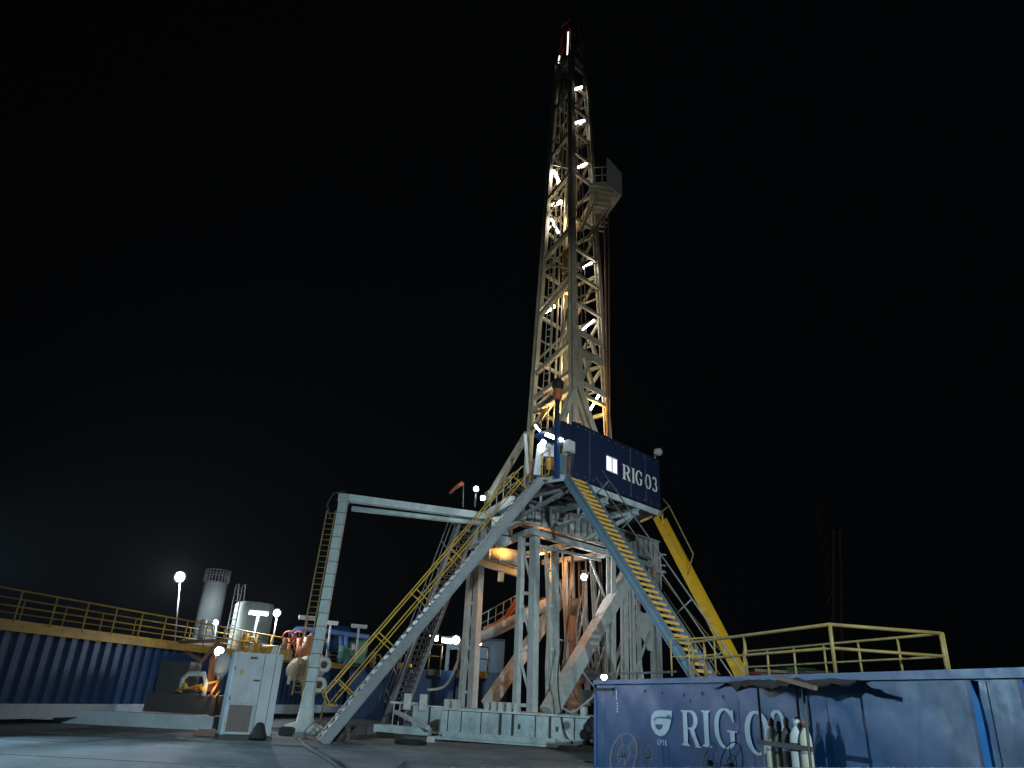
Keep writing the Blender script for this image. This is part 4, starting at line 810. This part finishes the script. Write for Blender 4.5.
# unlit and lit tee lamps on poles
def teelamp(top, foot, wl_, label, lit=False):
    top = V(top); t = thing('tee_lamp', label, 'lamp', foot, 'tee shaped tube lamps on the mud tank'); 
    MB().tube(foot, top, .07, 8).build('pole', CABINET, t); MB().box(top + V((0, 0, .08)), (wl_, .3, .14), (1, .3, 0)).build('hood', CABINET, t)
    MB().box(top + V((0, 0, -.03)), (wl_ * .95, .2, .09), (1, .3, 0)).build('tube', TUBEW if lit else CABINET, t)
teelamp((-13.45, 42, 5.36), (-13.53, 42, 3.34), 1.05, 'lit tee lamp nearest the pale square tank', True)
teelamp((-11.23, 44, 5.4), (-11.24, 44, 3.4), 0.95, 'unlit tee lamp left of the standpipe')
teelamp((-10.24, 46, 5.35), (-10.22, 46, 3.27), 0.85, 'unlit tee lamp just right of the standpipe')
teelamp((-8.88, 48, 5.39), (-8.85, 48, 3.31), 1.0, 'unlit tee lamp over the green vessel')
stp0 = V((-23.56, 62, 7.96))
flood((-13.03, 44, 5.62), 0.2, 'brilliant round floodlight on a pole right of the pale square tank', watts=1100, pole=(-12.98, 44, 3.47))
lamp('silo_fill', (-18.79, 50, 5.18), 7000, (0.85, 0.95, 1.0), 0.2, (stp0.x, 62, 8), 80)  # unseen spot added to brighten the silo, no head of its own
flood((-18.7, 50, 5.34), 0.17, 'round floodlight on a thin pole in front of the tall silo', watts=200, pole=(-18.39, 50, 3.04))
flood((-12.14, 33.5, 2.99), 0.2, 'angled floodlight just left of the white cabinet top', watts=160, d=(.5, -.8, -.3))
flood((-22.61, 52, 8.38), 0.34, 'floodlight on a pole at the far left of the tall silo', watts=5200, pole=(-21.88, 52, 3.58))
# extra pipework standing on the mud tank walkway
for i, (p, h_, rr, mt_, lb) in enumerate([((-13.58, 41, 3.28), .9, .16, YELLOW, 'short yellow pump cap on the walkway below the square tank'), ((-11.71, 42, 3.28), .8, .14, BROWNPIPE, 'rusty standpipe stub left of the red handwheels'), ((-10.35, 44, 3.18), 1.3, .12, PIPEBLUE, 'slim blue standpipe left of the standpipe gantry'),
        ((-9.52, 47, 3.24), .9, .22, GREEN, 'squat green pot behind the railing right of the gantry'), ((-8.08, 50, 3.13), .9, .18, BROWNPIPE, 'rusty stub beside the green vessel'), ((-15.6, 40, 3.71), 1.0, .16, CABINET, 'pale stub at the far left of the walkway')]):
    t = thing('standpipe_stub', lb, 'pipe', p); MB().lathe(p, [(rr, 0), (rr, h_), (rr * .8, h_ + .05)], 14).build('pipe', mt_, t)
    for z in (.25, .6): MB().lathe(V(p) + V((0, 0, z * h_)), [(rr * 1.35, 0), (rr * 1.35, .05)], 14).build('collar', mt_, t)
    MB().path([V(p) + V((0, 0, h_ * .8)), V(p) + V((.4, .1, h_ * .85)), V(p) + V((.6, .2, h_ * .3))], rr * .4, 8).build('branch', mt_, t)
# red clutter of handwheels done; tall silo and square tank
so = V((-24.5, 62, 4.78)); so.z = 0; stp = V((-23.86, 62, 9.32)); rS = 0.95
si = thing('cement_silo', 'tall pale cylindrical silo with a railed cage on top at far left', 'silo', (stp.x, 62, 0))
MB().lathe((stp.x, 62, 0), [(rS, 1), (rS, 6.2)], 28).lathe((stp.x, 62, 6.2), [(rS, 0.02), (rS, stp.z - 6.2)], 28).build('shell', SILO, si)
MB().lathe((stp.x, 62, 6.2), [(rS + .03, -.03), (rS + .03, .03)], 28).build('seam_ring', STAIRGREY, si)
ring = lambda z, r_: [V((stp.x + r_ * math.cos(a_), 62 + r_ * math.sin(a_), z)) for a_ in [2 * math.pi * k / 24 for k in range(24)]]
for z in (stp.z + .05, stp.z + .55, stp.z + 1.0): MB().path(ring(z, rS + .05), .035, 6, closed=True).build('cage_ring', STAIRGREY, si)
cg = MB().tube((0, 0, 0), (0, 0, 1.0), .035, 5).mesh('cage_bar', STAIRGREY, V((0, 0, 0)))
for p in ring(stp.z, rS + .05)[::1]: rep(cg, 'cage_bar', si, p)
q = V((-16.84, 50, 6.68)); qa = V((-17.86, 50, 6.76)); qt = thing('square_tank', 'pale green grey storage tank with a hooped ladder behind the walkway', 'tank', (q.x, 50, 0))
MB().lathe((q.x, 51.5, 0.6), [(1.3, 0), (1.3, q.z - .6), (1.2, q.z - .45), (.1, q.z - .35)], 10).build('shell', TANKG, qt)
MB().lathe((q.x, 51.5, q.z - 1.5), [(1.32, -.03), (1.32, .03)], 10).build('seam_ring', TANKG, qt)
lx = q.x - .75
for k in (-.22, .22): MB().path([(lx + k, 49.9, 1.5), (lx + k, 49.9, q.z + 1.1), (lx + k, 50.4, q.z + 1.25), (lx + k, 50.7, q.z)], .04, 6).build('ladder_rail', STAIRGREY, qt)
lr = MB().tube((-.22, 0, 0), (.22, 0, 0), .025, 5).mesh('rung', STAIRGREY, V((0, 0, 0)))
for k in range(15): rep(lr, 'rung', qt, V((lx, 49.9, 2 + k * .4)))

# ================================================================== WHITE CABINET
cb = V((-8.72, 25.66, 0)); ca_ = V((.90, .43, 0)).normalized(); cbn = V((-ca_.y, ca_.x, 0)); CW = 1.56; CHH = 2.52
cab = thing('electric_cabinet', 'tall white electrical cabinet with a brown mesh vent on the concrete', 'cabinet', cb)
def cq(s, z, o=0): return cb + ca_ * s * (1 if s == CW / 2 else 0.8) + cbn * o + V((0, 0, z))
MB().box(cq(CW / 2, CHH / 2 + .2, .55), (CW, 1.05, CHH - .02), ca_).build('body', PALEBLUE, cab)
MB().box(cq(.6, 2.27, 0.0), (.90, .05, .84), ca_).build('upper_door', CABINET, cab)
MB().box(cq(.6, 1.5, 0.0), (.90, .05, .70), ca_).build('lower_door', CABINET, cab)
vf = MB(); 
for a, b in (((.1, .25), (.1, 1.12)), ((1.1, .25), (1.1, 1.12))): vf.bar(cq(a[0], a[1], -.02), cq(b[0], b[1], -.02), .07, .07)
vf.bar(cq(.07, .27, -.02), cq(1.13, .27, -.02), .07, .07).bar(cq(.07, 1.12, -.02), cq(1.13, 1.12, -.02), .07, .05).build('vent_frame', CABINET, cab)
MB().box(cq(.6, .7, 0.0), (.79, .03, .84), ca_).build('vent_mesh', VENTM, cab)
vm = MB().box((0, 0, 0), (.77, .02, .012), ca_).mesh('louvre', VENTM, V((0, 0, 0)))
for k in range(14): rep(vm, 'louvre', cab, cq(.6, .33 + k * .056, -.02))
MB().box(cq(1.43, CHH / 2 + .22, 0.0), (.37, .05, CHH - .1), ca_).build('side_door', CABINET, cab); MB().box(cq(1.80, CHH / 2 + .22, 0.0), (.2, .05, CHH - .1), ca_).build('side_door', CABINET, cab)
MB().box(cq(.75, 2.55, -.03), (.22, .02, .07), ca_).build('name_plate', DARK, cab); MB().box(cq(1.02, 1.86, -.035), (.2, .03, .05), ca_).build('door_handle', DARK, cab); MB().box(cq(1.06, 1.55, -.035), (.04, .03, .22), ca_).build('door_handle', CABINET, cab)
for zz in (.5, 1.3, 2.2): MB().box(cq(.08, zz, -.03), (.03, .04, .12), ca_).build('hinge', DARK, cab)
for sx in (1.2, 1.66): MB().bar(cq(sx, .25, -.03), cq(sx, 2.7, -.03), .012).build('door_gap', DARK, cab)
MB().box(cq(.35, 2.1, -.03), (.1, .01, .14), ca_).build('warning_sticker', YELLOW, cab)
MB().box(cq(CW / 2, .11, .5), (CW + .1, 1.2, .2), ca_).build('plinth', DARK, cab)
for k in (1.5, 1.62, 1.74): MB().bar(cq(k, CHH + .2, .3), cq(k + .08, CHH + .5, .3), .05).build('cable_gland', CABINET, cab)
bag = MB().lathe(cq(1.42, .12, -.22), [(.26, 0), (.28, .08), (.22, .22), (.17, .36), (.12, .46), (.03, .5)], 14).build('rubbish_bag', RUBBER); bag['label'] = 'black slumped sack leaning at the lower right of the white cabinet'; bag['category'] = 'sack'

# white oval ball, orange post and pump clutter
ov = thing('pressure_ball', 'pale blue white oval accumulator ball left of the white cabinet', 'vessel', (-11.59, 33, 1.84)); oc = V((-11.35, 32, 2.44))
MB().lathe(oc - V((0, 0, .5)), [(.1, -.1), (.12, 0), (.2, .08), (.29, .25), (.32, .5), (.29, .72), (.18, .9), (.05, .95)], 20).build('ball', PALEBLUE, ov); MB().tube(oc - V((0, 0, .7)), V((oc.x, oc.y, .4)), .12).build('stem', DARK, ov)
opn = thing('orange_post', 'faded orange upright post beside the oval ball', 'post', (-11.84, 33, 0.86)); MB().bar((-12.03, 33, 1.35), (-12.14, 33, 2.8), .22).build('post', ORANGE, opn)
pu = thing('mud_pump', 'grimy mud pump with curved pipe and brass fittings at the far left', 'pump', (-11.51, 31, 0.36)); pp = V((-11.86, 31.5, 1.05)); pp.z = .6
MB().box(pp + V((-.5, .4, .3)), (3.0, 1.2, .7)).box(pp + V((-1.2, .6, 1.2)), (1.2, 1.2, 1.3)).build('housing', DARK, pu)
MB().path([pp + V((-.7, -.2, .7)), pp + V((-.7, -.2, 1.2)), pp + V((-.5, -.2, 1.4)), pp + V((.1, -.2, 1.4)), pp + V((.25, -.2, 1.1)), pp + V((.25, -.2, .6))], .1, 10).build('bent_pipe', GREYBLUE, pu)
for k in range(7): MB().tube(pp + V((random.uniform(-.9, .9), -.35, random.uniform(.5, .9))), pp + V((random.uniform(-.9, .9), -.1, random.uniform(.7, 1.4))), random.uniform(.03, .08), 8).build('fitting', random.choice([ORANGE, BROWNPIPE, YELLOW]), pu)
MB().path([pp + V((-.9, 0, 2.2)), pp + V((-.2, .1, 1.9)), pp + V((.3, 0, 2.6)), pp + V((.6, 0, 2.5))], .09, 8).path([pp + V((-1.4, .3, 2.6)), pp + V((.6, .3, 2.75))], .07, 8).build('upper_pipe', BROWNPIPE, pu)
lamp('pump_lamp', pp + V((.65, -.5, .95)), 14, (1.0, .6, .3), .05)
pk = thing('pallet_beam', 'pale blue painted low skid beam behind the white cabinet foot', 'beam', (-10.77, 29.47, 0)); MB().box(V((-11.09, 29.91, 0)) + V((-1.5, .6, .28)), (8, .5, .5), (1, .05, 0)).build('beam', PALEBLUE, pk)

# windsock, site lights of distance
wk = thing('windsock', 'small orange windsock on a thin pole above the end of the gantry arm', 'windsock', (-2.1, 35, 10.36)); MB().tube((-2.1, 35, 10.3), (-2.17, 35, 11.58), .03, 6).build('pole', STAIRGREY, wk)
MB().path([(-2.2, 35, 11.53), (-2.44, 35.1, 11.39), (-2.64, 35.2, 11.25), (-2.83, 35.3, 11.03)], [.11, .10, .08, .06], 10).build('sock', ORANGE, wk)
cbx = MB().path([(-8.45, 32.19, 0), (-7.74, 30.55, 0), (-6.83, 28.04, 0), (-5.99, 25.47, 0), (-5.38, 23.7, 0), (-4.77, 22.21, 0), (-4.06, 20.42, 0), (-3.24, 18.1, 0)], .07, 7)
for i in range(len(cbx.v)): cbx.v[i] = cbx.v[i] + V((0, 0, .08))
single(cbx, 'power_cable', RUBBER, 'thick black cable snaking over the concrete beside the gantry foot', 'cable')
# distant lit roofs beyond the right railing
dr = thing('distant_shed', 'low distant shed with faint greenish lit roofs seen through the right railing', 'shed', (40, 95, 0))
for i, (a, h_) in enumerate([((32.19, 90, 6.05), 1.0), ((35.78, 90, 6.45), 1.1), ((37.88, 90, 6.22), .8), ((29.14, 88, 5.62), .8)]):
    a = V(a); MB().box(a + V((0, 2, -2.0)), (3.6 - i * .4, 4, 4)).build('wall', STAIRGREY, dr)
    MB().box(a + V((0, 1.9, .1)), (3.8 - i * .4, 4.6, .3)).build('roof', [CREAM, GREEN, TANKG, RED][i], dr)
lamp('shed_light', V((32.4, 84, 7.11)), 220, (0.8, 1.0, 0.75), .5)
pr = thing('far_mast_post', 'dim reddish lattice post standing far off at the right edge', 'mast', (27.17, 60, 7.28))
for u in (-.35, .35): MB().bar(V((26.97, 60, 5.78)) + V((u, 0, 0)), V((28.28, 60, 16.18)) + V((u * .8, 0, 0)), .14).build('leg', BROWNPIPE, pr)
for k in range(9): MB().bar(V((26.97, 60, 5.78)) + V((-.33, 0, k * 1.4)), V((26.97, 60, 5.78)) + V((.33, 0, k * 1.4 + 1.2)), .07).build('brace', BROWNPIPE, pr)

# ================================================================== SITE LIGHT TOWERS behind and beside the camera (outside the view; right tower and mast spots added as fill)
def tower(x, y, z, label, watts, target, angle, col, r=0.35):
    t = thing('light_tower', label, 'light tower', (x, y, 0)); MB().tube((x, y, 0), (x, y, z), .09).build('pole', CABINET, t)
    D = (V(target) - V((x, y, z))).normalized()
    MB().box(V((x, y, z)) - D * .1, (.7, .2, .5), D.cross(V((0, 0, 1)))).build('lamp_head', DARK, t)
    lamp('light_tower_beam', V((x, y, z)) + D * .2, watts, col, r, target, angle)
tower(8, -16, 14, 'light tower standing behind the camera', 44000, (0, 30, -3.0), 48, (0.66, 0.90, 1.0))
lamp('mast_fill_spot', (8.3, -15.6, 14.2), 4500, (0.9, 0.95, 0.9), 0.2, (5.0, 30, 27.0), 8)  # narrow fill spot added to brighten the racking platform panel
lamp('mast_fill_spot', (7.7, -15.6, 14.2), 16000, (0.85, 0.95, 0.95), 0.2, (2.8, 31, 16.0), 22)  # wide fill spot added to even out light on the lower mast
tower(15, 5, 5.5, 'added light tower out of view to the right beyond the blue tank', 9000, (3, 33, 7), 40, (0.80, 0.92, 1.0))  # unseen tower added to light the girder and the right face
tower(-19, 22.5, 4.6, 'light tower left of the view aimed at the blue tank', 11500, (4.2, 17, 1.5), 84, (0.50, 0.80, 1.0), 0.12)

# ================================================================== NIGHT HAZE round the whole site
hz_ = MB(); hz_.box((0, 52, 21.5), (300, 156, 45)); ho = struct(hz_, 'haze', CONC, 'stuff')
hm = bpy.data.materials.new('thin night haze'); hm.use_nodes = True; nt = hm.node_tree; nt.nodes.clear()
o_ = nt.nodes.new('ShaderNodeOutputMaterial'); pv = nt.nodes.new('ShaderNodeVolumePrincipled'); pv.inputs['Color'].default_value = (0.8, 0.85, 0.9, 1); pv.inputs['Density'].default_value = 0.00015; pv.inputs['Anisotropy'].default_value = 0.45
nt.links.new(pv.outputs[0], o_.inputs['Volume']); ho.data.materials.clear(); ho.data.materials.append(hm)

# loose gear and hoses lying on the yard
for i, (p, q2, lb, mt_) in enumerate([((-5.19, 29.61, 0), (-4.74, 31.43, 0), 'dark timber baulk lying flat right of the long staircase foot', DARK), ((-4.74, 32.97, 0), (-3.61, 31.83, 0), 'second timber baulk lying near the base skid tow link', DARK)]):
    single(MB().bar(V(p) + V((0, 0, .12)), V(q2) + V((0, 0, .12)), .22, .16), 'timber_baulk', mt_, lb, 'timber')
cc = []
for k in range(60):
    a_ = k / 60 * math.pi * 6; c0 = V((-2.88, 28.1, 0)); cc.append(c0 + V((math.cos(a_) * .55, math.sin(a_) * .55, .09 + .05 * int(k / 20))))
single(MB().path(cc, .035, 6), 'coiled_hose', RUBBER, 'black hose coiled on the concrete in front of the base skid left end', 'hose')

# thin service lines running up inside the mast
for i, (x_, y_, r_) in enumerate([(2.0, 31.2, .025), (3.3, 31.4, .03), (3.6, 31.9, .025), (2.9, 32.6, .035), (2.45, 32.9, .02), (3.9, 32.2, .03)]):
    MB().tube((x_, y_, 10.2), (2.55 + (x_ - 2.85) * .45, 31.5 + (y_ - 32.05) * .45, 36.2), r_, 6).build('service_line', [CREAM, BROWNPIPE, DARK][i % 3], ma)
# small loose gear on the yard
for i, (p, d_, mt_, lb) in enumerate([((-7.7, 29.84, 0), (.5, .3, .25), DARK, 'dark tool box on the concrete right of the white cabinet'), ((-6.75, 28.12, 0), (.35, .35, .18), STAIRGREY, 'grey block on the concrete before the gantry foot'),
        ((-5.43, 32.24, 0), (.6, .4, .3), DARK, 'dark crate behind the long staircase foot'), ((-2.36, 30.31, 0), (.3, .25, .16), CABINET, 'small white block at the left corner of the base skid'), ((-9.53, 26.63, 0), (.7, .3, .2), BROWNPIPE, 'rusty block left of the white cabinet'), ((2.84, 30, 0), (.8, .25, .12), DARK, 'flat dark plank before the hand pump')]):
    c = V(p) + V((0, 0, .06 + d_[2] / 2)); single(MB().box(c, d_, (1, .2 * (i - 2), 0)).box(c + V((0, 0, d_[2] / 2 + .02)), (d_[0] * .8, d_[1] * .8, .04), (1, .2 * (i - 2), 0)), 'yard_block', mt_, lb, 'block')
